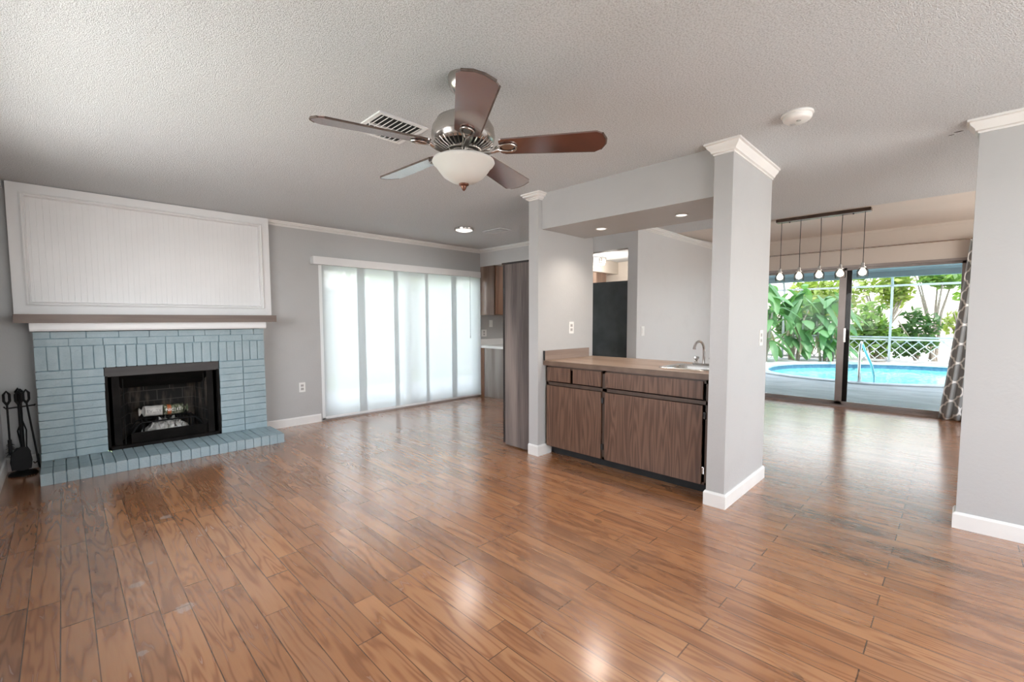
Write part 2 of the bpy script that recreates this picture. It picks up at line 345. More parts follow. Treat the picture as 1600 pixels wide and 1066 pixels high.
def mk_leaf(name, a, bcol, tl):
    m = bpy.data.materials.new(name); m.use_nodes = True; nt = m.node_tree; nt.nodes.clear()
    gi = _n(nt, 'ShaderNodeNewGeometry'); c = ramp(nt, gi.outputs['Random Per Island'], [(0, a), (1, bcol)])
    d = _n(nt, 'ShaderNodeBsdfPrincipled'); nt.links.new(c, d.inputs['Base Color']); d.inputs['Roughness'].default_value = .4
    t = _n(nt, 'ShaderNodeBsdfTranslucent'); nt.links.new(mixc(nt, 1.0, c, tl, 'MULTIPLY'), t.inputs[0])
    mx = _n(nt, 'ShaderNodeMixShader'); mx.inputs[0].default_value = .4
    nt.links.new(d.outputs[0], mx.inputs[1]); nt.links.new(t.outputs[0], mx.inputs[2])
    o = _n(nt, 'ShaderNodeOutputMaterial'); nt.links.new(mx.outputs[0], o.inputs[0]); return m
LEAFB = mk_leaf('broad green leaf', (.10, .23, .10), (.20, .36, .17), (1.2, 1.4, .6))
LEAFS = mk_leaf('small green leaf', (.10, .21, .05), (.30, .42, .13), (1.3, 1.5, .6))
LEAFY = mk_leaf('yellow green leaf', (.26, .36, .08), (.50, .56, .20), (1.3, 1.4, .6))
LEAFD = mk_leaf('dark green leaf', (.05, .12, .04), (.12, .22, .08), (1.2, 1.4, .6))
DRY = mk_leaf('dry straw leaf', (.42, .34, .20), (.55, .48, .32), (1.1, 1.1, .8))
BARK = mottled('pale branch bark', (.30, .25, .20), (.44, .38, .32), .9, 20)
STUCCO = mottled('neighbour stucco', (.72, .66, .60), (.66, .60, .54), .9, 3)
# ------------------------------------------------------------------ mesh helpers
def BM(): return bmesh.new()
def box(bm, x0, x1, y0, y1, z0, z1, M=None):
    vs = [bm.verts.new((x, y, z)) for z in (z0, z1) for x, y in ((x0, y0), (x1, y0), (x1, y1), (x0, y1))]
    if M is not None:
        for v in vs: v.co = M @ v.co
    for f in ((3, 2, 1, 0), (4, 5, 6, 7), (0, 1, 5, 4), (1, 2, 6, 5), (2, 3, 7, 6), (3, 0, 4, 7)): bm.faces.new([vs[i] for i in f])
    return vs
def bev(bm, w, seg=2, ang=.6):
    es = [e for e in bm.edges if len(e.link_faces) == 2 and e.calc_face_angle(0) > ang]
    bmesh.ops.bevel(bm, geom=es, offset=w, segments=seg, profile=.5, affect='EDGES', clamp_overlap=True)
def bbox(x0, x1, y0, y1, z0, z1, w=.003, seg=2):
    bm = BM(); box(bm, x0, x1, y0, y1, z0, z1); bev(bm, w, seg); return bm
def tube(bm, pts, r, seg=10, cap=True):
    pts = [Vector(p) for p in pts]; n = len(pts); rs = r if isinstance(r, (list, tuple)) else [r] * n
    rings = []; up = Vector((0, 0, 1)); t0 = (pts[1] - pts[0]).normalized()
    if abs(t0.dot(up)) > .9: up = Vector((1, 0, 0))
    a = t0.cross(up).normalized()
    for i, p in enumerate(pts):
        t = (pts[min(i + 1, n - 1)] - pts[max(i - 1, 0)]).normalized()
        a = (a - t * a.dot(t)).normalized(); b = t.cross(a)
        rings.append([bm.verts.new(p + rs[i] * (math.cos(2 * PI * k / seg) * a + math.sin(2 * PI * k / seg) * b)) for k in range(seg)])
    for i in range(n - 1):
        for k in range(seg): bm.faces.new((rings[i][k], rings[i][(k + 1) % seg], rings[i + 1][(k + 1) % seg], rings[i + 1][k]))
    if cap: bm.faces.new(rings[0][::-1]); bm.faces.new(rings[-1])
def lathe(bm, prof, c, seg=40, M=None, cap=True):
    """prof: list of (r, z) ; revolve round the vertical through c"""
    rings = []
    for r, z in prof:
        if r < 1e-5:
            v = bm.verts.new(Vector((c[0], c[1], c[2] + z))); rings.append([v])
        else: rings.append([bm.verts.new(Vector((c[0] + r * math.cos(2 * PI * k / seg), c[1] + r * math.sin(2 * PI * k / seg), c[2] + z))) for k in range(seg)])
    for a, b in zip(rings, rings[1:]):
        for k in range(seg):
            if len(a) == 1 and len(b) == 1: continue
            if len(a) == 1: bm.faces.new((a[0], b[k], b[(k + 1) % seg]))
            elif len(b) == 1: bm.faces.new((a[k], a[(k + 1) % seg], b[0]))
            else: bm.faces.new((a[k], a[(k + 1) % seg], b[(k + 1) % seg], b[k]))
    if cap:
        for R_ in (rings[0], rings[-1]):
            if len(R_) > 1: bm.faces.new(R_)
    if M is not None:
        for R_ in rings:
            for v in R_: v.co = M @ v.co
def prism(bm, poly, axis, a0, a1):
    """poly 2-D points in the plane normal to axis, extruded from a0 to a1"""
    def P(p, t): return {'x': (t, p[0], p[1]), 'y': (p[0], t, p[1]), 'z': (p[0], p[1], t)}[axis]
    A = [bm.verts.new(P(p, a0)) for p in poly]; B = [bm.verts.new(P(p, a1)) for p in poly]
    bm.faces.new(A); bm.faces.new(B[::-1]); n = len(poly)
    for i in range(n): bm.faces.new((A[i], A[(i + 1) % n], B[(i + 1) % n], B[i]))
def wroot(o):
    while o.parent: o = o.parent
    return o.location
def obj(name, bm, mat, parent=None, smooth=False, label=None, keep=False):
    bmesh.ops.recalc_face_normals(bm, faces=bm.faces) if not keep else None
    if parent is not None: bmesh.ops.translate(bm, verts=bm.verts, vec=-Vector(wroot(parent)))
    me = bpy.data.meshes.new(name); bm.to_mesh(me); bm.free()
    if smooth:
        me.shade_smooth()
        try: me.set_sharp_from_angle(angle=.7)
        except Exception: pass
    me.materials.append(mat)
    o = bpy.data.objects.new(name, me); COL.objects.link(o)
    if parent is not None: o.parent = parent
    if label: o['label'] = label
    return o
def struct(name, bm, mat, parent=None, smooth=False):
    o = obj(name, bm, mat, parent, smooth)
    if parent is None: o['kind'] = 'structure'
    return o
def sempty(name, loc):
    o = bpy.data.objects.new(name, None); COL.objects.link(o); o.location = loc; o['kind'] = 'structure'; return o
def tag(o, label, cat, group=None, kind=None):
    o['label'] = label; o['category'] = cat
    if group: o['group'] = group
    if kind: o['kind'] = kind
    return o
def thing(name, loc, label, cat, group=None):
    o = bpy.data.objects.new(name, None); COL.objects.link(o); o.location = loc; o.empty_display_size = .1
    return tag(o, label, cat, group)
# ------------------------------------------------------------------ key dimensions
YB = 5.68       # fireplace wall
XK = 4.955      # kitchen header plane
XS = 8.0        # pool door wall
XL = -.398      # left wall
H = 2.44
DH = 2.51       # dining ceiling at the pool wall
YR = -2.2       # rear wall
# ================================================================== SETTING
bm = BM(); box(bm, XL - .15, XS + .02, YR - .15, YB + .02, -.12, 0); struct('floor', bm, FLOOR)
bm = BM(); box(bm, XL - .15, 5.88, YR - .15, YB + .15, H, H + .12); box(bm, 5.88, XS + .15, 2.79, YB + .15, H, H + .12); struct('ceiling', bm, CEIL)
bm = BM(); prism(bm, [(5.88, H), (XS + .15, DH + .005), (XS + .15, DH + .2), (5.88, H + .12)], 'y', YR - .15, 2.79); struct('ceiling_dining', bm, SMOOTH)
bm = BM(); box(bm, -1.2, XS + .6, YR - .8, YB + .8, H + .32, H + .5); struct('roof', bm, SCREENF)
# back wall with firebox hole and door opening
FX0, FX1, FZ = .22, 1.17, .86
DX0, DX1, DZ = 2.285, 4.935, 2.03
bm = BM()
for a in ((XL - .15, FX0, 0, H), (FX0, FX1, FZ, H), (FX1, DX0, 0, H), (DX0, DX1, DZ, H), (DX1, XS + .15, 0, H)): box(bm, a[0], a[1], YB, YB + .15, a[2], a[3])
struct('wall_back', bm, WALL)
bm = BM()
for a in ((YR - .15, 1.55, 0, H), (1.55, 4.25, 0, .9), (1.55, 4.25, 2.1, H), (4.25, YB, 0, H)): box(bm, XL - .15, XL, a[0], a[1], a[2], a[3])
struct('wall_left', bm, WALL)
for i, (ax, a) in enumerate((('x', (1.55, 4.25, .9, 2.1)), ('y', (.3, 3.5, .3, 2.3)), ('y', (4.7, 7.3, .6, 2.2)))):
    bm = BM()
    for c in ((a[0], a[0] + .05, a[2], a[3]), (a[1] - .05, a[1], a[2], a[3]), ((a[0] + a[1]) / 2 - .02, (a[0] + a[1]) / 2 + .02, a[2], a[3]), (a[0], a[1], a[2], a[2] + .05), (a[0], a[1], a[3] - .05, a[3])):
        if ax == 'x': box(bm, XL - .13, XL - .08, c[0], c[1], c[2], c[3])
        else: box(bm, c[0], c[1], YR - .13, YR - .08, c[2], c[3])
    struct('window_%d' % (i + 1), bm, WHITEAL)  # unseen frames, added with their openings to hold the fill lamps
bm = BM()
for a in ((XL, .3, 0, H), (.3, 3.5, 0, .3), (.3, 3.5, 2.3, H), (3.5, 4.7, 0, H), (4.7, 7.3, 0, .6), (4.7, 7.3, 2.2, H + .06), (7.3, XS + .15, 0, H + .06)): box(bm, a[0], a[1], YR - .15, YR, a[2], a[3])
struct('wall_rear', bm, WALL)
bm = BM(); box(bm, 3.827, 3.95, YR, -.045, 0, H); struct('wall_right', bm, WALL)
# wet bar niche walls and beam
bm = BM(); box(bm, 3.105, 3.95, 1.07, 1.19, 0, H); struct('wall_bar_right', bm, WALL)
bm = BM(); box(bm, 3.11, 3.985, 2.755, 2.87, 0, H); struct('wall_bar_left', bm, WALL)
bm = BM(); box(bm, 3.165, 3.84, 1.19, 2.755, 2.118, H); o = struct('trim_1', bm, WALL); o.name = 'trim_1'
# dining left wall / kitchen
bm = BM(); box(bm, XK, XS, 2.78, 2.912, 0, H + .06); struct('wall_dining', bm, WALL_LIT)
bm = BM(); box(bm, XK, XK + .12, 2.912, YB, 2.165, H); struct('wall_kitchen_header', bm, WALL_LIT)
# the pool wall
PY0, PY1 = -.165, 2.50
bm = BM()
for a in ((YR, PY0, 0, DH), (PY0, PY1, 2.05, DH), (PY1, 2.78, 0, DH), (2.78, YB, 0, H)): box(bm, XS, XS + .15, a[0], a[1], a[2], a[3])
struct('wall_pool', bm, WALLW)
# kitchen soffit
bm = BM(); box(bm, 6.2, XS, 4.92, YB, 2.2, H); struct('wall_kitchen_soffit', bm, WALLW)
# crown mouldings
def crown(bm, p0, p1, out, d=.055, hh=.06, z=H):
    """profile strip along p0->p1, projecting toward out"""
    p0, p1, out = Vector((*p0, 0)), Vector((*p1, 0)), Vector((*out, 0))
    prof = [(0, 0), (d, 0), (d, -.012), (d * .82, -.018), (d * .70, -.03), (d * .35, -hh * .72), (d * .22, -hh * .82), (d * .22, -hh), (0, -hh)]
    A, B = [], []
    dirn = (p1 - p0).normalized()
    for (u, w) in prof:
        A.append(bm.verts.new(p0 + out * u - dirn * 0 + Vector((0, 0, z + w)))); B.append(bm.verts.new(p1 + out * u + Vector((0, 0, z + w))))
    n = len(prof)
    for i in range(n): bm.faces.new((A[i], A[(i + 1) % n], B[(i + 1) % n], B[i]))
    bm.faces.new(A[::-1]); bm.faces.new(B)
def crownL(bm, pts, outs, d=.055, hh=.06, z=H):
    """mitred crown along a polyline; outs = outward normal per segment"""
    prof = [(0, 0), (d, 0), (d, -.012), (d * .80, -.016), (d * .72, -.03), (d * .38, -hh * .66), (d * .34, -hh * .80), (d * .12, -hh * .86), (d * .12, -hh), (0, -hh)]
    rings = []
    for i, p in enumerate(pts):
        m = Vector((0, 0))
        if 0 < i < len(pts) - 1: m = Vector(outs[i - 1]) + Vector(outs[i])
        else: m = Vector(outs[0] if i == 0 else outs[-1])
        rings.append([bm.verts.new((p[0] + m.x * u, p[1] + m.y * u, z + w)) for u, w in prof])
    n = len(prof)
    for a, b in zip(rings, rings[1:]):
        for k in range(n): bm.faces.new((a[k], a[(k + 1) % n], b[(k + 1) % n], b[k]))
    bm.faces.new(rings[0][::-1]); bm.faces.new(rings[-1])
bm = BM(); crownL(bm, [(1.705, YB), (XK, YB), (XK, 2.93)], [(0, -1), (-1, 0)], .05, .055); struct('trim_2', bm, TRIM, smooth=True)
bm = BM(); crownL(bm, [(XL, YR), (XL, YB), (-.30, YB)], [(1, 0), (0, -1)], .05, .055); struct('trim_3', bm, TRIM, smooth=True)
bm = BM(); crownL(bm, [(3.165, 1.19), (3.105, 1.19), (3.105, 1.07), (3.95, 1.07)], [(0, 1), (-1, 0), (0, -1)], .055, .075); struct('trim_4', bm, TRIM, smooth=True)
bm = BM(); crownL(bm, [(3.165, 2.755), (3.11, 2.755), (3.11, 2.87), (3.60, 2.87)], [(0, -1), (-1, 0), (0, 1)], .055, .06); struct('trim_5', bm, TRIM, smooth=True)
bm = BM(); crownL(bm, [(3.92, -.045), (3.827, -.045), (3.827, YR)], [(0, 1), (-1, 0)], .055, .075); struct('trim_6', bm, TRIM, smooth=True)
bm = BM(); crownL(bm, [(5.0, 2.78), (5.88, 2.78)], [(0, -1)], .05, .06); crownL(bm, [(5.88, 2.78), (XS, 2.78)], [(0, -1)], .05, .06, H); struct('trim_7', bm, TRIM, smooth=True)
bm = BM(); box(bm, XS - .012, XS, YR, 2.78, DH - .03, DH); struct('trim_8', bm, WALLW)
# baseboards
def baseb(bm, pts, outs, hh=.10, d=.014):
    prof = [(0, 0), (d, 0), (d, hh - .014), (d * .45, hh), (0, hh)]
    rings = []
    for i, p in enumerate(pts):
        m = Vector(outs[i - 1]) + Vector(outs[i]) if 0 < i < len(pts) - 1 else Vector(outs[0] if i == 0 else outs[-1])
        rings.append([bm.verts.new((p[0] + m.x * u, p[1] + m.y * u, w)) for u, w in prof])
    n = len(prof)
    for a, b in zip(rings, rings[1:]):
        for k in range(n): bm.faces.new((a[k], a[(k + 1) % n], b[(k + 1) % n], b[k]))
    bm.faces.new(rings[0][::-1]); bm.faces.new(rings[-1])
bm = BM(); baseb(bm, [(1.60, YB), (DX0 - .02, YB)], [(0, -1)]); struct('baseboard_back', bm, TRIM)
bm = BM(); baseb(bm, [(XL, YR), (XL, YB), (-.185, YB)], [(1, 0), (0, -1)], .12); struct('baseboard_left', bm, TRIM)
bm = BM(); baseb(bm, [(3.2, 1.19), (3.105, 1.19), (3.105, 1.07), (3.95, 1.07), (3.95, 1.19)], [(0, 1), (-1, 0), (0, -1), (1, 0)]); struct('baseboard_bar_right', bm, TRIM)
bm = BM(); baseb(bm, [(3.29, 2.755), (3.11, 2.755), (3.11, 2.87)], [(0, -1), (-1, 0)]); struct('baseboard_bar_left', bm, TRIM)
bm = BM(); baseb(bm, [(3.95, -.045), (3.827, -.045), (3.827, YR)], [(0, 1), (-1, 0)]); struct('baseboard_right', bm, TRIM)
bm = BM(); baseb(bm, [(XK, 2.91), (XK, 2.78), (XS, 2.78)], [(-1, 0), (0, -1)]); struct('baseboard_dining', bm, TRIM)
# ------------------------------------------------------------------ sliding door in the fireplace wall
d1 = sempty('door_1', (3.6, YB + .07, 0))
bm = BM()
for a in ((DX0, DX0 + .045, 0, DZ), (DX1 - .045, DX1, 0, DZ), (DX0, DX1, DZ - .045, DZ), (DX0, DX1, 0, .035)): box(bm, a[0], a[1], YB + .005, YB + .13, a[2], a[3])
obj('door_frame', bm, WHITEAL, d1)
for i, (a, b, y) in enumerate(((DX0 + .045, 3.64, YB + .085), (3.58, DX1 - .045, YB + .045))):
    bm = BM()
    for c in ((a, a + .06, .035, DZ - .045), (b - .06, b, .035, DZ - .045), (a, b, DZ - .105, DZ - .045), (a, b, .035, .12)): box(bm, c[0], c[1], y, y + .03, c[2], c[3])
    s_ = obj('door_sash', bm, WHITEAL, d1)
    bm = BM(); box(bm, a + .05, b - .05, y + .012, y + .018, .11, DZ - .10); obj('glass_pane', bm, GLASS, s_)
bm = BM(); box(bm, DX0, DX1, YB - .015, YB + .02, 0, .018); obj('threshold', bm, BRONZE, d1)
# pool sliding door
d2 = sempty('door_2', (XS + .07, 1.17, 0))
bm = BM()
for a in ((PY0, PY0 + .05, 0, 2.05), (PY1 - .05, PY1, 0, 2.05), (PY0, PY1, 2.018, 2.05), (PY0, PY1, 0, .03)): box(bm, XS - .015, XS + .13, a[0], a[1], a[2], a[3])
obj('door_frame', bm, BRONZE, d2)
for (a, b, x) in ((PY0 + .05, 1.245, XS + .03), (1.105, PY1 - .05, XS + .075)):
    bm = BM()
    for c in ((a, a + .10 if a < .5 else a + .085, .03, 2.018), (b - .085 if a < .5 else b - .10, b, .03, 2.018), (a, b, 1.985, 2.018), (a, b, .03, .075)): box(bm, x, x + .035, c[0], c[1], c[2], c[3])
    s_ = obj('door_sash', bm, BRONZE, d2)
    bm = BM(); box(bm, x + .013, x + .019, a + .04, b - .04, .06, 2.0); obj('glass_pane', bm, GLASSP, s_)
bm = BM(); box(bm, XS + .005, XS + .03, 1.14, 1.165, .95, 1.15); bev(bm, .004); obj('door_pull', bm, NICKEL, d2)
# ================================================================== FIREPLACE
BX0, BX1, BY, OX0, OX1, OZ = -.178, 1.570, 5.43, .25, 1.13, .855
HZ = .095
fp = thing('fireplace', (.7, 5.45, 0), 'pale blue painted brick fireplace with low hearth and black firebox', 'fireplace')
# mortar core
bm = BM()
for a in ((BX0 + .008, OX0 - .006, HZ, 1.19), (OX1 + .006, BX1 - .008, HZ, 1.19), (OX0 - .006, OX1 + .006, OZ + .012, 1.19)): box(bm, a[0], a[1], BY + .012, YB + (.0 if a[2] < .5 else 0), a[2], a[3])
obj('mortar_bed', bm, MORTAR, fp)
def brick(bm, x0, x1, z0, z1, y=BY, dep=.09):
    j = lambda s=.0022: random.uniform(-s, s)
    b2 = BM(); box(b2, x0 + .004 + j(), x1 - .004 + j(), y + j(.002), y + dep, z0 + .0035 + j(.001), z1 - .0035 + j(.001))
    bev(b2, .0055, 2); me = bpy.data.meshes.new('t'); b2.to_mesh(me); b2.free(); bm.from_mesh(me); bpy.data.meshes.remove(me)
bm = BM()
rows = 11; rh = (OZ - HZ) / rows
for i in range(rows):
    z0 = HZ + i * rh
    for a, b in ((BX0, .037), (.037, OX0), (OX1, 1.35), (1.35, BX1)): brick(bm, a, b, z0, z0 + rh)
ns = 24; sw = (BX1 - BX0) / ns
for i in range(ns): brick(bm, BX0 + i * sw, BX0 + (i + 1) * sw, .86, 1.064)
j2 = [BX0, .032, .251, .484, .700, .926, 1.14, 1.353, BX1]
for a, b in zip(j2, j2[1:]): brick(bm, a, b, 1.066, 1.132)
j1 = [BX0, -.075, .145, .36, .58, .80, 1.02, 1.245, 1.465, BX1]
for a, b in zip(j1, j1[1:]): brick(bm, a, b, 1.132, 1.193)
obj('brick_surround', bm, BRICK, fp, smooth=True)
# hearth: bricks set side by side on edge
bm = BM(); box(bm, BX0 + .008, 1.592, 4.992, YB - .26, 0, HZ - .010); obj('hearth_base', bm, MORTAR, fp)
bm = BM()
nx = 24; x0, x1 = BX0, 1.602; w = (x1 - x0) / nx
for i in range(nx):
    for (ya, yb_) in ((4.98, 5.20), (5.20, 5.445)):
        j = lambda s=.002: random.uniform(-s, s)
        b2 = BM(); box(b2, x0 + i * w + .0035 + j(.001), x0 + (i + 1) * w - .0035 + j(.001), ya + .002 + (j(.004) if ya < 5 else 0), yb_ - .003, 0.001, HZ + j(.002))
        bev(b2, .006, 2); me = bpy.data.meshes.new('t'); b2.to_mesh(me); b2.free(); bm.from_mesh(me); bpy.data.meshes.remove(me)
obj('hearth', bm, BRICK, fp, smooth=True)
# firebox
FY1 = 6.02
bm = BM()
def quad(bm, *ps): bm.faces.new([bm.verts.new(p) for p in ps])
bx0, bx1 = .44, 1.0
zt = .72
box(bm, bx0 - .02, bx1 + .02, FY1, FY1 + .04, HZ, zt + .1)                 # rear
for (a, b, c, d) in (((OX0 + .045, 5.50), (bx0, FY1), -.04, 0), ((OX1 - .045, 5.50), (bx1, FY1), .04, 0)):
    prism(bm, [a, b, (b[0] + c, b[1]), (a[0] + c, a[1])], 'z', HZ, zt + .1)
obj('firebrick_lining', bm, FBRICK, fp)
bm = BM()
box(bm, OX0 + .02, OX1 - .02, 5.47, FY1 + .05, HZ - .02, HZ + .012)         # floor
prism(bm, [(5.47, OZ - .01), (FY1 + .04, OZ - .01), (FY1 + .04, .60), (5.80, .62), (5.52, .76)], 'x', OX0 + .02, OX1 - .02)   # hood
box(bm, FX0 + .01, FX1 - .01, FY1 + .05, FY1 + .07, .02, OZ)
box(bm, FX0 + .01, FX0 + .03, 5.6, FY1 + .05, .02, OZ); box(bm, FX1 - .03, FX1 - .01, 5.6, FY1 + .05, .02, OZ)
box(bm, FX0 + .01, FX1 - .01, 5.69, FY1 + .07, OZ - .01, OZ)
obj('firebox_shell', bm, SOOT, fp)
bm = BM()
box(bm, OX0, OX1, 5.445, 5.475, .775, OZ + .003)
obj('hood_strip', bm, LINTEL, fp, label='dark brown steel strip over the opening')
bm = BM()
box(bm, OX0 - .002, OX0 + .018, 5.44, 5.52, HZ, .78); box(bm, OX1 - .018, OX1 + .002, 5.44, 5.52, HZ, .78); box(bm, OX0, OX1, 5.44, 5.50, HZ, HZ + .028)
box(bm, OX0 + .018, OX0 + .10, 5.50, 5.51, HZ, .78); box(bm, OX1 - .10, OX1 - .018, 5.50, 5.51, HZ, .78)
for x in (OX0 + .12, OX1 - .13): box(bm, x, x + .008, 5.51, 5.515, HZ + .02, .74)
obj('metal_frame', bm, SOOT, fp)
bm = BM(); box(bm, .42, 1.035, 5.575, 5.59, HZ + .005, HZ + .10)
box(bm, .42, 1.035, 5.575, 5.60, HZ + .10, HZ + .106)
for i in range(3):
    for k in range(5): box(bm, .44 + i * .2, .44 + i * .2 + .17, 5.569, 5.576, HZ + .02 + k * .014, HZ + .026 + k * .014)
obj('lower_grille', bm, SOOT, fp)
# grate
gr = thing('fire_grate', (.72, 5.72, HZ + .012), 'black iron grate inside the blue brick fireplace under the wrapped log', 'fireplace grate')
bm = BM()
zg = .283
for yy in (5.63, 5.84): tube(bm, [(.435, yy - .03, .20 if yy < 5.7 else .21), (.475, yy - .01, .262), (.51, yy, zg), (.93, yy, zg), (.965, yy - .01, .262), (1.0, yy - .03, .2)], .008, 8)
obj('rail', bm, IRON, gr, True)
for xx in (.54, .63, .72, .81, .90):
    bm = BM(); tube(bm, [(xx, 5.615, zg + .045), (xx, 5.63, zg + .004), (xx, 5.86, zg + .004), (xx, 5.88, zg + .06)], .008, 8); obj('bar', bm, IRON, gr, True)
for xx in (.52, .92):
    for yy in (5.66, 5.83):
        bm = BM(); tube(bm, [(xx, yy, zg), (xx, yy, HZ + .012)], .008, 8); obj('leg', bm, IRON, gr, True)
# firelog with its paper wrap
lg = thing('fire_log', (.70, 5.73, .372), 'paper wrapped fire log reading EVERY NIGHT lying on the grate', 'fire log')
WRAP = mottled('pale paper wrap', (.62, .60, .56), (.50, .48, .45), .6, 14, .5, 30, dist=.01)
def mk_wrapend():
    m, nt, b = base('printed dark wrap', (.1, .09, .07), .45)
    co = coords(nt); s = _n(nt, 'ShaderNodeSeparateXYZ'); nt.links.new(co, s.inputs[0])
    n = noise(nt, co, 40, 3)
    c = ramp(nt, n, [(.35, (.02, .03, .015)), (.5, (.12, .14, .08)), (.7, (.42, .40, .34))])
    f = math_(nt, 'LESS_THAN', math_(nt, 'ABSOLUTE', math_(nt, 'SUBTRACT', s.outputs[0], .035)), .016)
    nt.links.new(mixc(nt, math_(nt, 'MULTIPLY', f, .8), c, (.55, .12, .03)), b.inputs['Base Color']); return m
WRAP2 = mk_wrapend()
def logpart(bm, x0, x1, r=.052, crimp=(False, False)):
    n = 8; pts = []; rs = []
    for i in range(n + 1):
        t = i / n; pts.append((x0 + (x1 - x0) * t, 5.73 + .004 * math.sin(9 * t), .372 + (x0 + (x1 - x0) * t - .7) * -.03)); rs.append(r * (1 + .02 * math.sin(13 * t)))
    tube(bm, pts, rs, 20)
    for c, x, sgn in ((crimp[0], x0, -1), (crimp[1], x1, 1)):
        if c:
            z = .372 + (x - .7) * -.03
            lathe(bm, [(r * .98, 0), (r * .6, .010), (r * .32, .018), (r * .75, .032), (r * .82, .038)], (0, 0, 0), 20, Matrix.Translation((x, 5.73, z)) @ Matrix.Rotation(sgn * PI / 2, 4, 'Y'), cap=False)
bm = BM(); logpart(bm, .535, .685, crimp=(True, False)); obj('paper_wrap', bm, WRAP, lg, True)
bm = BM(); logpart(bm, .685, .855, .0525, crimp=(False, True)); obj('printed_wrap', bm, WRAP2, lg, True, label='dark printed half of the wrap')
def text(body, size, mat, parent, origin, ux, uy, name='lettering', depth=.0006):
    c = bpy.data.curves.new('t', 'FONT'); c.body = body; c.size = size; c.align_x = 'CENTER'; c.align_y = 'CENTER'; c.extrude = depth
    t = bpy.data.objects.new('t', c); COL.objects.link(t)
    bpy.context.view_layer.update()
    me = bpy.data.meshes.new_from_object(t.evaluated_get(bpy.context.evaluated_depsgraph_get())); bpy.data.objects.remove(t)
    ux, uy = Vector(ux).normalized(), Vector(uy).normalized(); uz = ux.cross(uy)
    M = Matrix(((ux.x, uy.x, uz.x, origin[0]), (ux.y, uy.y, uz.y, origin[1]), (ux.z, uy.z, uz.z, origin[2]), (0, 0, 0, 1)))
    me.transform(Matrix.Translation(-Vector(wroot(parent))) @ M); me.name = name
    me.materials.clear(); me.materials.append(mat)
    o = bpy.data.objects.new(name, me); COL.objects.link(o); o.parent = parent; return o
GREYINK = base('grey ink', (.20, .20, .20), .6)[0]; WHITEINK = base('white ink', (.85, .84, .8), .6)[0]
text('EVERY', .042, GREYINK, lg, (.612, 5.6765, .376), (1, 0, -.03), (0, .08, 1))
text('NIGHT', .042, WHITEINK, lg, (.768, 5.6755, .372), (1, 0, -.03), (0, .08, 1))
# ashes
bm = BM(); N = 26
vs = [[bm.verts.new((.47 + .48 * i / N, 5.61 + .30 * k / 14, HZ + .013 + .15 * max(0, math.sin(PI * i / N)) ** .8 * max(0, math.sin(PI * k / 14)) ** .7 * (1 + .25 * math.sin(i * 1.9 + k) + random.uniform(-.2, .2)))) for k in range(15)] for i in range(N + 1)]
for i in range(N):
    for k in range(14): bm.faces.new((vs[i][k], vs[i + 1][k], vs[i + 1][k + 1], vs[i][k + 1]))
tag(obj('ash_pile', bm, ASHM, None, True), 'pale grey heap of ash under the grate in the firebox', 'ash', kind='stuff')
# mantel shelf
ms = thing('mantel_shelf', (.7, 5.5, 1.2), 'taupe wooden mantel shelf over white moulding above the blue bricks', 'mantel')
obj('shelf_board', bbox(-.272, 1.662, 5.30, YB - .001, 1.266, 1.338, .003), MANTEL, ms)
bm = BM(); prism(bm, [(5.345, 1.266), (5.345, 1.212), (5.352, 1.198), (YB - .001, 1.198), (YB - .001, 1.266)], 'x', -.190, 1.568); obj('bed_moulding', bm, PANEL, ms, label='white moulding board')
# overmantel
om = thing('overmantel_panel', (.7, 5.64, 1.34), 'white beadboard overmantel panel in a moulded frame above the mantel', 'wall panel')
PX0, PX1, PZ0, PZ1, PY = -.280, 1.70, 1.3385, 2.434, 5.585
bm = BM(); fw = .085
for a in ((PX0, PX1, PZ0, PZ0 + fw), (PX0, PX1, PZ1 - fw, PZ1), (PX0, PX0 + fw, PZ0 + fw, PZ1 - fw), (PX1 - fw, PX1, PZ0 + fw, PZ1 - fw)): box(bm, a[0], a[1], PY, YB - .001, a[2], a[3])
obj('frame', bm, PANEL, om)
bm = BM(); a0, a1, c0, c1 = PX0 + fw, PX1 - fw, PZ0 + fw, PZ1 - fw
def ringmold(bm, a0, a1, c0, c1, y):
    prof = [(0, 0), (0, -.014), (.010, -.018), (.018, -.010), (.028, -.012), (.036, .004), (.036, .02), (0, .02)]
    rings = []
    for (sx_, sz_, X, Z) in ((1, 1, a0, c0), (-1, 1, a1, c0), (-1, -1, a1, c1), (1, -1, a0, c1)): rings.append([bm.verts.new((X + sx_ * u, y + w, Z + sz_ * u)) for u, w in prof])
    n = len(prof)
    for i in range(4):
        a, b = rings[i], rings[(i + 1) % 4]
        for k in range(n): bm.faces.new((a[k], a[(k + 1) % n], b[(k + 1) % n], b[k]))
ringmold(bm, a0 - .012, a1 + .012, c0 - .012, c1 + .012, PY); obj('inner_moulding', bm, PANEL, om)
bm = BM(); nb = 44; w = (a1 - a0) / nb; poly = []
for i in range(nb):
    x = a0 + i * w
    poly += [(x, PY + .022), (x + .0015, PY + .0207), (x + .003, PY + .0205), (x + w - .0015, PY + .0205)]
poly = [(a0, PY + .06)] + poly + [(a1, PY + .06)]
prism(bm, poly, 'z', c0, c1); obj('beadboard', bm, PANEL, om)
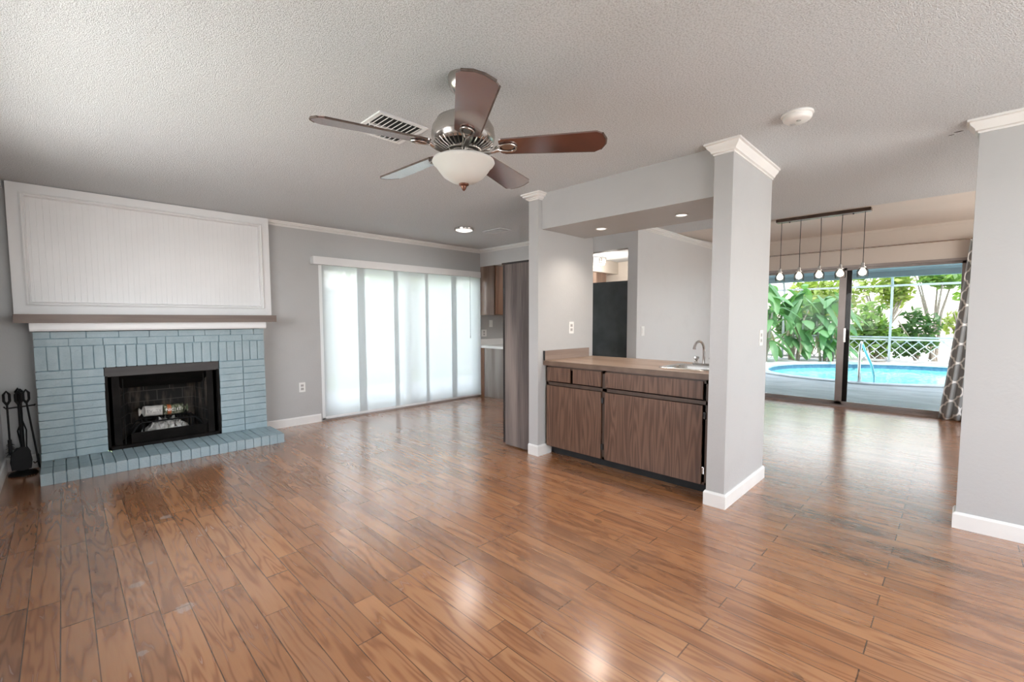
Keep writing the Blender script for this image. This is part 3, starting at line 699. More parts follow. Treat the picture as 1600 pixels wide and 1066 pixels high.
# ------------------------------------------------------------------ fireplace tools
tx, ty = -.285, 5.50
st = thing('tool_stand', (tx, ty, 0), 'black iron fireplace tool stand in the corner left of the hearth', 'tool stand')
bm = BM(); lathe(bm, [(0, 0), (.088, 0), (.088, .008), (.075, .022), (.03, .034), (.012, .04), (0, .04)], (tx, ty, 0), 36); obj('base', bm, IRON, st, True)
bm = BM(); tube(bm, [(tx, ty, .03), (tx, ty, .62)], .008, 10); obj('pole', bm, IRON, st, True)
bm = BM(); tube(bm, [(tx, ty, .62), (tx, ty, .66), (tx - .012, ty, .70), (tx, ty, .725), (tx + .014, ty, .70), (tx + .004, ty, .665)], .009, 8); obj('ring_handle', bm, IRON, st, True)
bm = BM(); tube(bm, [(tx - .075, ty, .565), (tx + .085, ty, .575)], .006, 8); tube(bm, [(tx, ty - .07, .57), (tx, ty + .07, .57)], .006, 8)
for s_ in (-.075, .085): tube(bm, [(tx + s_, ty, .57), (tx + s_ * 1.12, ty, .583)], .005, 8)
obj('hook_arms', bm, IRON, st, True)
def handle(bm, x, y, z0, w=.016):
    tube(bm, [(x, y, z0), (x - w, y, z0 + .03), (x - w, y, z0 + .085), (x, y, z0 + .11), (x + w, y, z0 + .085), (x + w, y, z0 + .03), (x, y, z0)], .0085, 8)
def tool(name, x, y, zb, label, cat, lean=(0, 0)):
    t = thing(name, (x, y, zb), label, cat)
    bm = BM(); handle(bm, x, y - .0, .60); obj('handle', bm, IRON, t, True)
    bm = BM(); tube(bm, [(x, y, .605), (x + lean[0], y + lean[1], zb)], .0065, 8); obj('shaft', bm, IRON, t, True)
    return t
t = tool('fireplace_shovel', tx + .005, ty - .078, .24, 'black fireplace shovel with a broad scoop, front tool on the stand', 'fireplace shovel', (.0, -.0))
bm = BM(); n = 14
prof = [(-.028, .245), (-.052, .20), (-.060, .13), (-.052, .062), (0, .048), (.052, .062), (.060, .13), (.052, .20), (.028, .245)]
prism(bm, prof, 'y', ty - .083, ty - .079)
tube(bm, [(tx - .055 + .005 * 0, ty - .08, .06), (tx - .062, ty - .086, .13), (tx - .054, ty - .084, .20), (tx, ty - .08, .25)], .004, 6)
for v in bm.verts:
    v.co.x += tx if abs(v.co.x) < .07 and v.co.x > -.2 else 0
    v.co.y -= .010 * max(0, 1 - abs(v.co.x - tx) / .06) * 0
obj('scoop', bm, IRON, t, True)
t = tool('fireplace_brush', tx - .062, ty - .03, .30, 'black fireplace brush hanging at the left of the tool stand', 'fireplace brush')
bm = BM(); tube(bm, [(tx - .062, ty - .03, .31), (tx - .062, ty - .03, .19)], [.012, .012], 10); obj('brush_head', bm, IRON, t, True)
bm = BM()
for i in range(70):
    a = random.uniform(0, 2 * PI); z = random.uniform(.17, .29); l = random.uniform(.02, .028)
    tube(bm, [(tx - .062, ty - .03, z), (tx - .062 + l * math.cos(a), ty - .03 + l * math.sin(a), z - .012)], .0012, 4)
o = obj('bristles', bm, IRON, t); o['kind'] = 'stuff'
t = tool('fireplace_poker', tx + .045, ty - .01, .11, 'black fireplace poker leaning out at the right of the tool stand', 'fireplace poker', (.045, -.01))
bm = BM(); tube(bm, [(tx + .088, ty - .02, .16), (tx + .095, ty - .02, .04)], [.010, .006], 8); tube(bm, [(tx + .090, ty - .02, .10), (tx + .068, ty - .02, .085), (tx + .062, ty - .02, .10)], .005, 8); obj('hook_tip', bm, IRON, t, True)
t = tool('fireplace_tongs', tx + .01, ty + .065, .18, 'black fireplace tongs hanging behind the stand pole', 'fireplace tongs')
bm = BM(); tube(bm, [(tx + .01, ty + .065, .45), (tx + .03, ty + .065, .36), (tx + .025, ty + .065, .22), (tx + .045, ty + .065, .17)], .005, 8)
tube(bm, [(tx + .01, ty + .065, .45), (tx - .02, ty + .065, .36), (tx - .005, ty + .065, .22), (tx - .02, ty + .065, .17)], .005, 8); obj('tong_arms', bm, IRON, t, True)
# ================================================================== PANEL BLINDS
pb = thing('panel_blind', (3.6, 5.6, 1.0), 'white panel track blind of five fabric panels across the glass door', 'blind')
obj('valance', bbox(2.19, 4.885, 5.585, YB - .001, 1.972, 2.066, .004), PANEL, pb)
for i, (a, b, y) in enumerate(((2.315, 2.879, 5.655), (2.77, 3.375, 5.642), (3.304, 3.876, 5.629), (3.819, 4.397, 5.616), (4.295, 4.892, 5.603))):
    bm = BM(); box(bm, a, b, y, y + .0008, .055, 1.99)
    o = obj('fabric_panel', bm, SHADE, pb)
    bm = BM(); box(bm, a, b, y - .003, y + .004, .035, .058); obj('bottom_rail', bm, WHITEAL, o)
bm = BM(); tube(bm, [(4.65, 5.575, 1.985), (4.65, 5.575, 1.03)], .004, 8); tube(bm, [(4.65, 5.575, 1.03), (4.65, 5.575, .99)], [.006, .007], 8); obj('wand', bm, SCREENF, pb, True, label='grey plastic wand')
# ================================================================== WALL PLATES
def plate(name, c, axis, label, cat, kind='outlet', w=.075, h=.118, group=None, mat=PLATE):
    """axis: direction the plate faces: '-y' or '-x'"""
    t = thing(name, c, label, cat, group)
    def pb_(u0, u1, w0, w1, d0, d1, ww=.002):
        bm = BM()
        if axis == '-y': box(bm, c[0] + u0, c[0] + u1, c[1] - d1, c[1] - d0, c[2] + w0, c[2] + w1)
        else: box(bm, c[0] - d1, c[0] - d0, c[1] + u0, c[1] + u1, c[2] + w0, c[2] + w1)
        bev(bm, ww); return bm
    obj('cover_plate', pb_(-w / 2, w / 2, -h / 2, h / 2, 0, .006), mat, t)
    if kind == 'outlet':
        for s in (-1, 1):
            so = obj('socket', pb_(-.017, .017, s * .021 - .015, s * .021 + .015, .005, .008, .002), PLATED, t)
            bm = BM()
            for dx in (-.008, .005):
                u0, u1, w0, w1 = dx, dx + .003, s * .021 - .005, s * .021 + .006
                if axis == '-y': box(bm, c[0] + u0, c[0] + u1, c[1] - .0085, c[1] - .0075, c[2] + w0, c[2] + w1)
                else: box(bm, c[0] - .0085, c[0] - .0075, c[1] + u0, c[1] + u1, c[2] + w0, c[2] + w1)
            obj('slots', bm, SLOT, so)
    else:
        obj('rocker', pb_(-.016, .016, -.033, .033, .005, .010, .003), mat, t)
    return t
plate('wall_outlet', (2.045, YB, .462), '-y', 'white wall outlet low between the fireplace and the glass door', 'outlet')
plate('wall_outlet', (3.61, 2.755, 1.205), '-y', 'white outlet on the left side wall above the wet bar counter', 'outlet')
plate('light_switch', (3.79, 1.07, 1.142), '-y', 'white light switch on the pillar side facing the dining passage', 'light switch')
plate('light_switch', (5.10, 2.78, 1.142), '-y', 'white light switch on the far wall seen over the bar counter', 'light switch', 'switch')
plate('wall_outlet', (5.03, YB, 1.06), '-y', 'white double outlet plate beside the blind above the kitchen counter', 'outlet', 'outlet', .115)
plate('light_switch', (5.19, YB, 1.22), '-y', 'white switch plate under the kitchen wall cabinet', 'light switch', 'switch')
# ================================================================== CEILING ITEMS
def ceil_fan():
    cx, cy = 1.40, 1.72; zb = 2.105
    t = thing('ceiling_fan', (cx, cy, H), 'five blade cherry and brushed nickel ceiling fan with a frosted glass light bowl', 'ceiling fan')
    bm = BM(); lathe(bm, [(.070, 0), (.072, -.010), (.070, -.035), (.058, -.062), (.036, -.082), (.020, -.09), (0, -.09)], (cx, cy, H), 40); obj('canopy', bm, NICKEL, t, True)
    bm = BM(); tube(bm, [(cx, cy, H - .085), (cx, cy, 2.27)], .0125, 16); obj('downrod', bm, NICKEL, t, True)
    bm = BM(); lathe(bm, [(.018, .175), (.035, .168), (.085, .158), (.125, .135), (.147, .098), (.152, .06), (.147, .035), (.128, .018)], (cx, cy, 2.10), 56, cap=False)
    mh = obj('motor_housing', bm, NICKEL, t, True)
    bm = BM(); lathe(bm, [(.134, .028), (.118, .016), (.080, -.004), (.0, -.004)], (cx, cy, 2.105), 56, cap=False); obj('slot_backing', bm, NICKELD, mh, True)
    bm = BM()
    for k in range(36):
        a = 2 * PI * k / 36
        p = [(r * math.cos(a), r * math.sin(a), z) for r, z in ((.142, 2.128), (.120, 2.112), (.082, 2.095))]
        tube(bm, [(cx + x, cy + y, z) for x, y, z in p], .0042, 6)
    lathe(bm, [(.088, 0), (.088, -.014), (.074, -.02), (.074, 0)], (cx, cy, 2.104), 40)
    obj('vent_ring', bm, NICKEL, t, True)
    bm = BM(); lathe(bm, [(.074, 0), (.074, -.018), (.066, -.022), (.066, -.044), (.078, -.050), (.078, -.060), (0, -.060)], (cx, cy, 2.098), 40); obj('switch_housing', bm, NICKEL, t, True)
    bm = BM(); lathe(bm, [(.138, .0), (.147, -.004), (.150, -.012), (.144, -.022), (.134, -.030), (.122, -.048), (.098, -.078), (.060, -.102), (.025, -.112), (0, -.113)], (cx, cy, 2.052), 56, cap=False)
    lathe(bm, [(.138, 0), (.07, .002), (0, .002)], (cx, cy, 2.052), 56, cap=False); bmesh.ops.remove_doubles(bm, verts=bm.verts, dist=.0004); obj('light_bowl', bm, BOWL, t, True)
    bm = BM(); lathe(bm, [(.010, 0), (.024, -.002), (.024, -.008), (.014, -.014), (.010, -.026), (.004, -.034), (0, -.035)], (cx, cy, 1.942), 20); obj('finial', bm, BRASS, t, True)
    R0, R1 = .175, .672
    for k in range(5):
        a = math.radians(-52.5 + 72 * k); pitch = math.radians(12)
        # local frame: u out along blade, v to a-90deg side (raised)
        M = Matrix.Translation((cx, cy, zb)) @ Matrix.Rotation(a, 4, 'Z') @ Matrix.Rotation(-pitch, 4, 'X')
        w0, w1 = .056, .077
        out = [(R0, -w0 * .8), (R0 + .012, -w0), (R1 - .045, -w1), (R1 - .022, -w1 * .80), (R1, -.012), (R1, .012), (R1 - .022, w1 * .80), (R1 - .045, w1), (R0 + .012, w0), (R0, w0 * .8)]
        bm = BM(); prism(bm, out, 'z', 0, .007); bev(bm, .002)
        for v in bm.verts: v.co = M @ v.co
        bl = obj('blade', bm, CHERRY, t)
        bm = BM()
        for f0, f1 in (((R1 - .018, -w1 * .8), (R1 + .001, -.02)), ((R1 + .001, -.02), (R1 + .001, .02)), ((R1 + .001, .02), (R1 - .018, w1 * .8)), ((R1 - .045, w1), (R0 + .02, w0 + .002))):
            tube(bm, [(f0[0], f0[1], .0035), (f1[0], f1[1], .0035)], .0046, 6)
        for v in bm.verts: v.co = M @ v.co
        obj('dusty_edge', bm, DUST, bl)
        # iron bracket: arm with a teardrop loop under the blade
        bm = BM()
        tube(bm, [(.070, 0, -.022), (.10, .0, -.026), (.135, .004, -.020), (.165, .008, -.008)], [.011, .010, .009, .008], 10)
        tube(bm, [(.070, .012, -.020), (.11, .014, -.024), (.15, .018, -.012), (.175, .020, -.004)], .006, 8)
        loop = []
        for i in range(19):
            th = 2 * PI * i / 18; rr = .040
            loop.append((.205 + .050 * math.cos(th), .028 * math.sin(th) * (1.0 - .35 * math.cos(th + PI)), -.006))
        tube(bm, loop, .0048, 8, cap=False)
        prism(bm, [(.215 + .030 * math.cos(2 * PI * i / 16), .019 * math.sin(2 * PI * i / 16)) for i in range(16)], 'z', -.004, -.001)
        for v in bm.verts: v.co = M @ v.co
        obj('blade_iron', bm, NICKEL, t, True)
ceil_fan()
def vent(name, x0, x1, y0, y1, label, n1=6, along='y'):
    t = thing(name, ((x0 + x1) / 2, (y0 + y1) / 2, H), label, 'air vent')
    fw = .024; z = H - .009
    bm = BM()
    for a in ((x0, x1, y0, y0 + fw), (x0, x1, y1 - fw, y1), (x0, x0 + fw, y0 + fw, y1 - fw), (x1 - fw, x1, y0 + fw, y1 - fw)): box(bm, a[0], a[1], a[2], a[3], z, H - .0005)
    xm, ym = (x0 + x1) / 2, (y0 + y1) / 2
    obj('frame', bm, VENTW, t)
    bm = BM(); box(bm, x0 + fw, x1 - fw, y0 + fw, y1 - fw, H - .003, H - .001); obj('duct_backing', bm, VENTD, t)
    ix0, ix1, iy0, iy1 = x0 + fw, x1 - fw, y0 + fw, y1 - fw
    ys = iy0 + (iy1 - iy0) * .5
    for k in range(n1):                                  # curved slats in the two halves
        f = (k + .5) / n1
        for (ya, yb_, sg) in ((iy0, ys - .006, 1), (ys + .006, iy1, -1)):
            x = ix0 + (ix1 - ix0) * f
            bm = BM(); prism(bm, [(x - .010, H - .016), (x + .004, H - .004), (x + .007, H - .004), (x - .006, H - .018)], 'y', ya, yb_)
            obj('louvre', bm, VENTW, t)
    bm = BM(); box(bm, ix0, ix1, ys - .006, ys + .006, H - .016, H - .004); obj('centre_bar', bm, VENTW, t)
vent('ceiling_vent', 1.29, 1.61, 2.31, 2.64, 'square white ceiling vent behind the left fan blade', 9)
vent('ceiling_vent', 3.93, 4.13, 4.12, 4.46, 'white ceiling vent right of the round flush light near the kitchen', 6)
t = thing('flush_light', (3.645, 4.48, H), 'lit round flush ceiling light near the glass door', 'ceiling light')
bm = BM(); lathe(bm, [(.118, 0), (.122, -.006), (.118, -.022), (.108, -.026), (.108, 0)], (3.645, 4.48, H), 40); obj('trim_ring', bm, NICKEL, t, True)
bm = BM(); lathe(bm, [(.107, -.012), (.100, -.026), (.07, -.038), (.03, -.043), (0, -.044)], (3.645, 4.48, H), 40, cap=False); obj('lens', bm, LAMPW, t, True)
light('flush_light_bulb', 'AREA', (3.645, 4.48, H - .05), 5, (1, .97, .92), (0, 0, 0), .23, .23, parent=t)
for (x, y, lb) in ((3.53, 2.355, 'lit recessed light in the bar soffit, left one of the two'), (3.53, 1.60, 'lit recessed light in the bar soffit, right one nearer the pillar')):
    t = thing('recessed_light', (x, y, 2.118), lb, 'recessed light', 'recessed lights in the bar soffit')
    bm = BM(); lathe(bm, [(.050, 0), (.054, -.003), (.045, -.006), (.040, -.002), (.040, 0)], (x, y, 2.118), 32); obj('trim_ring', bm, PLATE, t, True)
    bm = BM(); lathe(bm, [(.041, -.0015), (.03, -.004), (0, -.005)], (x, y, 2.118), 32, cap=False); obj('lens', bm, LAMPW, t, True)
    l = light('recessed_bulb', 'SPOT', (x, y, 2.10), 30, (1, .88, .76), (0, 0, 0), radius=.035, parent=t, spot=2.4)
t = thing('smoke_detector', (2.975, .69, H), 'round white smoke detector on the ceiling near the right pillar', 'smoke detector')
bm = BM(); lathe(bm, [(.078, 0), (.080, -.008), (.078, -.012), (.070, -.013)], (2.975, .69, H), 40); obj('mounting_plate', bm, PLATE, t, True)
bm = BM(); lathe(bm, [(.070, -.012), (.072, -.022), (.068, -.034), (.058, -.042), (0, -.043)], (2.975, .69, H), 40, cap=False); obj('cover', bm, PLATE, t, True)
bm = BM(); lathe(bm, [(.011, 0), (.011, -.004), (0, -.005)], (2.965, .68, H - .042), 16)
for k in range(5): box(bm, 2.99 + k * .006, 2.993 + k * .006, .705, .73, H - .0445, H - .042)
obj('test_button', bm, PLATED, t, True)
# ------------------------------------------------------------------ kitchen ceiling light
t = thing('kitchen_light', (7.10, 4.84, H), 'lit crystal drum ceiling light seen through the kitchen opening', 'ceiling light')
bm = BM(); lathe(bm, [(.19, 0), (.19, -.02), (.17, -.022), (0, -.022)], (7.10, 4.84, H), 32); obj('ceiling_plate', bm, CHROME, t, True)
bm = BM()
for zz, rr in ((.05, .165), (.09, .165), (.13, .15)):
    for k in range(20):
        a = 2 * PI * k / 20 + zz * 9; lathe(bm, [(0, .02), (.017, 0), (0, -.02)], (7.10 + rr * math.cos(a), 4.84 + rr * math.sin(a), H - zz), 6)
o = obj('crystals', bm, CRYSTAL, t)
bm = BM(); lathe(bm, [(.05, -.03), (.05, -.10), (0, -.11)], (7.10, 4.84, H), 16, cap=False); obj('bulb', bm, LAMPW, t, True)
light('kitchen_bulb', 'POINT', (7.0, 4.5, H - .3), 40, (1, .93, .84), radius=.12, parent=t)
# ================================================================== PANTRY
t = thing('pantry_cabinet', (3.4, 3.07, 0), 'tall dark weathered plank pantry cabinet behind the left bar wall', 'cabinet')
bm = BM(); box(bm, 3.15, 3.78, 2.874, 3.235, .012, 1.835); bev(bm, .002); obj('body', bm, RUST, t)
bm = BM(); box(bm, 3.148, 3.78, 3.236, 3.262, .03, 1.83); bev(bm, .002); obj('door', bm, RUSTD, t)
bm = BM(); box(bm, 3.143, 3.79, 2.874, 3.272, 1.836, 1.852); bev(bm, .002); obj('top_board', bm, RUSTD, t)
for z in (.30, 1.55):
    bm = BM(); tube(bm, [(3.145, 3.238, z), (3.145, 3.238, z + .05)], .006, 8); obj('hinge', bm, SLOT, t, True)
# ================================================================== KITCHEN
t = thing('kitchen_wall_cabinet', (5.3, 5.5, 1.36), 'grey washed wall cabinet beside the glass door, seen end on', 'cabinet')
bm = BM(); box(bm, XK + .004, 6.1, 5.345, YB - .001, 1.362, 2.164); bev(bm, .002); obj('body', bm, KWOOD, t)
for i in range(2):
    bm = BM(); box(bm, XK + .03 + i * .56, XK + .56 + i * .56, 5.322, 5.341, 1.375, 2.15); bev(bm, .002); dd_ = obj('door', bm, KORANGE, t)
    bm = BM(); tube(bm, [(XK + .52 + i * .1, 5.31, 1.43), (XK + .52 + i * .1, 5.31, 1.52)], .004, 8); obj('handle', bm, NICKEL, dd_, True)
t = thing('kitchen_base_cabinet', (5.4, 5.4, 0), 'pale washed base cabinet end under the white counter near the blind', 'cabinet')
bm = BM(); box(bm, XK + .01, 6.1, 5.10, YB - .001, .0, .815); bev(bm, .002); obj('body', bm, KBASE, t)
bm = BM(); box(bm, XK - .001, XK + .009, 5.60, YB - .001, 0, .815); obj('filler_strip', bm, KORANGE, t)
t = thing('kitchen_counter', (5.4, 5.4, .82), 'white kitchen counter with short upstand at the corner', 'countertop')
bm = BM(); box(bm, XK - .02, 6.1, 5.06, YB - .001, .816, .855); bev(bm, .003); obj('slab', bm, WHITETOP, t)
bm = BM(); box(bm, XK - .02, 6.1, YB - .02, YB - .001, .856, .96); bev(bm, .003); obj('upstand', bm, WHITETOP, t)
t = thing('refrigerator', (5.3, 3.3, 0), 'charcoal refrigerator side filling the kitchen opening behind the bar', 'refrigerator')
bm = BM(); box(bm, XK + .02, 5.66, 2.925, 3.78, .03, 1.768); bev(bm, .008); obj('body', bm, FRIDGE, t)
bm = BM(); box(bm, XK + .03, 5.62, 3.79, 3.84, .08, 1.76); bev(bm, .012); obj('door', bm, FRIDGE, t)
bm = BM(); box(bm, XK + .04, 5.62, 3.70, 3.78, .0, .03); obj('foot_grille', bm, SLOT, t)
t = thing('kitchen_far_cabinet', (7.3, 5.4, 1.8), 'small brown cabinet above the refrigerator line under the kitchen soffit', 'cabinet')
bm = BM(); box(bm, 6.3, 7.72, 5.02, YB - .001, 1.9, 2.199)
bev(bm, .002); obj('body', bm, KWOOD, t)
bm = BM(); box(bm, 6.3, 7.72, 5.0, 5.018, 1.915, 1.99); obj('door', bm, KORANGE, t)
# ================================================================== WET BAR
CX0, CY0, CY1 = 3.222, 1.205, 2.745
t = thing('wet_bar_cabinet', (3.6, 2.0, 0), 'walnut laminate wet bar cabinet with two doors and three drawer fronts', 'cabinet')
CZ0, CZ1 = .085, .855
bm = BM()
for a in ((CX0 + .02, 3.93, CY0, CY0 + .016, CZ0, CZ1), (CX0 + .02, 3.93, CY1 - .016, CY1, CZ0, CZ1), (CX0 + .02, 3.93, 2.09, 2.106, CZ0, CZ1), (3.915, 3.93, CY0, CY1, CZ0, CZ1), (CX0 + .02, 3.93, CY0, CY1, CZ0, CZ0 + .016)): box(bm, *a)
obj('body', bm, BARD, t)
bm = BM()
for a in ((CY0, CY0 + .045, CZ0, CZ1), (CY1 - .03, CY1, CZ0, CZ1), (CY0, CY1, CZ1 - .03, CZ1), (CY0, CY1, .672, .70), (2.075, 2.12, CZ0, CZ1), (CY0, CY1, CZ0, CZ0 + .02)):
    box(bm, CX0, CX0 + .022, a[0], a[1], a[2], a[3])
obj('face_frame', bm, BARD, t)
bm = BM(); box(bm, 3.31, 3.90, CY0, CY1, 0, CZ0); obj('toe_kick', bm, BLACKTOE, t)
fx = CX0 - .016
def front(name, y0, y1, z0, z1):
    bm = BM(); box(bm, fx, CX0 - .0005, y0, y1, z0, z1); bev(bm, .0025)
    return obj(name, bm, BAR, t)
front('drawer', 2.455, 2.725, .712, .842); front('drawer', 2.125, 2.425, .712, .842); front('drawer', 1.268, 2.085, .712, .842)
da = front('door', 2.125, 2.73, .093, .668); db = front('door', 1.268, 2.085, .093, .668)
for (p, yy) in ((da, 2.118), (db, 1.260)):
    for zz in (.60, .20):
        bm = BM(); box(bm, CX0 - .012, CX0 + .001, yy - .012, yy + .004, zz - .03, zz + .02); tube(bm, [(CX0 - .013, yy, zz - .028), (CX0 - .013, yy, zz + .018)], .005, 8)
        obj('hinge', bm, STEEL if (p is db and zz < .3) else SLOT, p)
bm = BM(); lathe(bm, [(0, .006), (.006, 0), (0, -.006)], (fx - .003, 2.715, .16), 10); obj('screw', bm, STEEL, da, True)
t = thing('bar_countertop', (3.6, 2.0, .87), 'wood laminate bar countertop with a short side splash', 'countertop')
ctx0, ctx1 = 3.185, 3.99
SX0, SX1, SY0, SY1 = 3.40, 3.70, 1.345, 1.655
bm = BM()
for a in ((ctx0, ctx1, CY0 - .012, SY0), (ctx0, ctx1, SY1, CY1 + .008), (ctx0, SX0, SY0, SY1), (SX1, ctx1, SY0, SY1)): box(bm, a[0], a[1], a[2], a[3], .858, .900)
bmesh.ops.remove_doubles(bm, verts=bm.verts, dist=.0005)
obj('top_slab', bm, TOP, t)
bm = BM(); box(bm, ctx0 - .002, ctx0 - .0002, CY0 - .012, CY1 + .008, .858, .899); obj('front_edge', bm, EDGE, t, label='darker brown laminate edge')
bm = BM(); box(bm, ctx0, 3.895, CY1 - .012, CY1 + .008, .9005, .992); bev(bm, .002); obj('side_splash', bm, SPLASH, t)
bm = BM(); box(bm, ctx0 - .002, ctx0 - .0003, CY1 - .013, CY1 + .008, .9005, .993); obj('splash_end', bm, BLACKTOE, t)
# sink
t = thing('bar_sink', (3.55, 1.5, .9), 'small stainless bar sink set in the counter beside the pillar', 'sink')
bm = BM()
def rrect(x0, x1, y0, y1, r, z, n=6):
    pts = []
    for cx_, cy_, a0 in ((x1 - r, y1 - r, 0), (x0 + r, y1 - r, PI / 2), (x0 + r, y0 + r, PI), (x1 - r, y0 + r, 1.5 * PI)):
        for i in range(n + 1): pts.append((cx_ + r * math.cos(a0 + i * PI / 2 / n), cy_ + r * math.sin(a0 + i * PI / 2 / n), z))
    return pts
loops = [rrect(3.355, 3.775, 1.30, 1.70, .05, .901), rrect(3.36, 3.77, 1.305, 1.695, .05, .906), rrect(3.40, 3.70, 1.345, 1.655, .06, .905), rrect(3.405, 3.695, 1.35, 1.65, .06, .895), rrect(3.415, 3.685, 1.36, 1.64, .06, .77), rrect(3.45, 3.65, 1.40, 1.60, .05, .755)]
L = [[bm.verts.new(p) for p in lp] for lp in loops]
for a, b in zip(L, L[1:]):
    for k in range(len(a)): bm.faces.new((a[k], a[(k + 1) % len(a)], b[(k + 1) % len(a)], b[k]))
bm.faces.new(L[-1]); obj('basin', bm, STEEL, t, True)
bm = BM(); lathe(bm, [(.035, 0), (.035, .003), (.02, .004), (0, .002)], (3.55, 1.5, .756), 24); obj('drain', bm, CHROME, t, True)
t = thing('bar_faucet', (3.735, 1.475, .906), 'chrome gooseneck bar faucet with two handles behind the sink', 'faucet')
fxx, fyy = 3.735, 1.475
bm = BM(); box(bm, fxx - .024, fxx + .024, fyy - .085, fyy + .085, .9065, .922); bev(bm, .007, 3); obj('deck_plate', bm, CHROME, t, True)
bm = BM(); pts = [(fxx, fyy, .92), (fxx, fyy, 1.02)] + [(fxx - .075 + .075 * math.cos(a), fyy + .012 * (1 - math.cos(a)) , 1.02 + .085 * math.sin(a)) for a in [PI * i / 12 for i in range(1, 11)]]
pts.append((pts[-1][0] - .004, pts[-1][1], pts[-1][2] - .02)); tube(bm, pts, [.012, .011] + [.010] * (len(pts) - 3) + [.013], 12); obj('spout', bm, CHROME, t, True)
for s in (-1, 1):
    bm = BM(); y = fyy + s * .062; lathe(bm, [(.018, 0), (.016, .012), (.010, .018), (.012, .03), (.021, .038), (.021, .052), (.010, .056), (0, .056)], (fxx, y, .920), 16)
    tube(bm, [(fxx, y, .965), (fxx - .03, y, .968)], .005, 8); obj('handle', bm, CHROME, t, True)
# ================================================================== PENDANT
px, py0, py1 = 5.97, .71, 1.52
zc = H + (px - 5.88) / (XS - 5.88) * (DH - H) - .001
t = thing('pendant_light', (px, 1.1, zc), 'linear chandelier of five glass jar pendants hanging in the dining area', 'chandelier')
bm = BM(); box(bm, px - .045, px + .045, py0 - .03, py1 + .03, zc - .035, zc - .003); bev(bm, .003); obj('ceiling_bar', bm, BARD, t, label='dark brown ceiling bar')
bm = BM(); box(bm, px - .036, px + .036, py0 - .03, py1 + .03, zc - .040, zc - .0355); obj('bar_underplate', bm, CHROME, t)
for yy in (py0 + .12, py1 - .1):
    bm = BM(); lathe(bm, [(.007, 0), (.007, -.008), (0, -.012)], (px, yy, zc - .040), 10); obj('screw', bm, SLOT, t, True)
ZJ = 1.845
for k in range(5):
    y = py0 + .02 + (py1 - py0 - .04) * k / 4
    bm = BM(); sway = .012 * math.sin(k * 2.3)
    tube(bm, [(px, y, zc - .04), (px + .002, y + sway * .4, (zc + ZJ) / 2), (px, y, ZJ + .03)], .0035, 8); obj('cord', bm, SLOT, t, True)
    bm = BM(); lathe(bm, [(.006, .035), (.016, .03), (.018, -.01), (.033, -.012), (.033, -.022), (0, -.022)], (px, y, ZJ), 20); obj('socket_cap', bm, NICKEL, t, True)
    bm = BM(); lathe(bm, [(.030, -.020), (.032, -.030), (.046, -.045), (.050, -.062), (.050, -.105), (.046, -.115), (0, -.118)], (px, y, ZJ), 24, cap=False); j_ = obj('glass_jar', bm, JAR, t, True)
    bm = BM(); lathe(bm, [(0, -.024), (.014, -.026), (.024, -.045), (.034, -.068), (.027, -.092), (0, -.104)], (px, y, ZJ), 16); obj('bulb', bm, BULB, t, True)
    light('pendant_bulb', 'POINT', (px, y, ZJ - .062), 4.5, (1, .78, .56), radius=.03, parent=t)
# ================================================================== CURTAIN
t = thing('curtain_rod', (7.9, .8, 2.26), 'thin brushed metal curtain rod above the pool door', 'curtain rod')
bm = BM(); tube(bm, [(7.90, -1.2, 2.27), (7.90, 2.70, 2.27)], .010, 10); obj('rod', bm, NICKEL, t, True)
for yy in (-.12, 2.62):
    bm = BM(); tube(bm, [(XS - .001, yy, 2.27), (7.90, yy, 2.27)], .009, 8); box(bm, XS - .012, XS - .001, yy - .02, yy + .02, 2.23, 2.31); obj('bracket', bm, NICKEL, t)
bm = BM(); NU, NV = 90, 30; uvl = bm.loops.layers.uv.new('UVMap')
def cp(i, k):
    s = i / NU; v = k / NV                       # v 0 bottom, 1 top
    y_l = .125 + (-.075 - .125) * v ** .9; y_r = -.75
    y = y_l + (y_r - y_l) * s
    amp = .030 * (1 - .3 * v)
    x = 7.895 + amp * math.sin(s * 2 * PI * 9) - .03 * (1 - v)
    return (x, y, .012 + 2.27 * v)
vv = [[bm.verts.new(cp(i, k)) for k in range(NV + 1)] for i in range(NU + 1)]
for i in range(NU):
    for k in range(NV):
        f = bm.faces.new((vv[i][k], vv[i + 1][k], vv[i + 1][k + 1], vv[i][k + 1]))
        for lp, (a, b) in zip(f.loops, ((i, k), (i + 1, k), (i + 1, k + 1), (i, k + 1))): lp[uvl].uv = (a / NU * .95 / .20, b / NV * 2.27 / .24)
c_ = obj('curtain', bm, CURT, None, True); sm = c_.modifiers.new('thickness', 'SOLIDIFY'); sm.thickness = .002
tag(c_, 'grey curtain with white trellis pattern hanging at the right of the pool door', 'curtain')
# ================================================================== OUTSIDE: POOL SIDE
DK = -.06
PO = [(11.80, 1.5), (11.88, .95), (12.30, .2), (12.7, -.6), (13.1, -2.0), (14.2, -3.6), (15.8, -3.9), (17.1, -3.0), (17.45, -1.4), (17.5, .0), (17.45, .95), (16.96, 2.09), (16.2, 2.95), (15.4, 3.5), (14.5, 3.72), (13.4, 3.6), (12.5, 3.2), (12.0, 2.4)]
def smooth_loop(P, n=4):
    out = []; N_ = len(P)
    for i in range(N_):
        p0, p1, p2, p3 = [Vector(P[(i + d) % N_]) for d in (-1, 0, 1, 2)]
        for k in range(n):
            t_ = k / n; out.append(.5 * ((2 * p1) + (p2 - p0) * t_ + (2 * p0 - 5 * p1 + 4 * p2 - p3) * t_ ** 2 + (3 * p1 - p0 - 3 * p2 + p3) * t_ ** 3))
    return out
PL = smooth_loop(PO); cen = sum(PL, Vector((0, 0))) / len(PL)
def offs(P, d): return [p + (p - cen).normalized() * d for p in P]
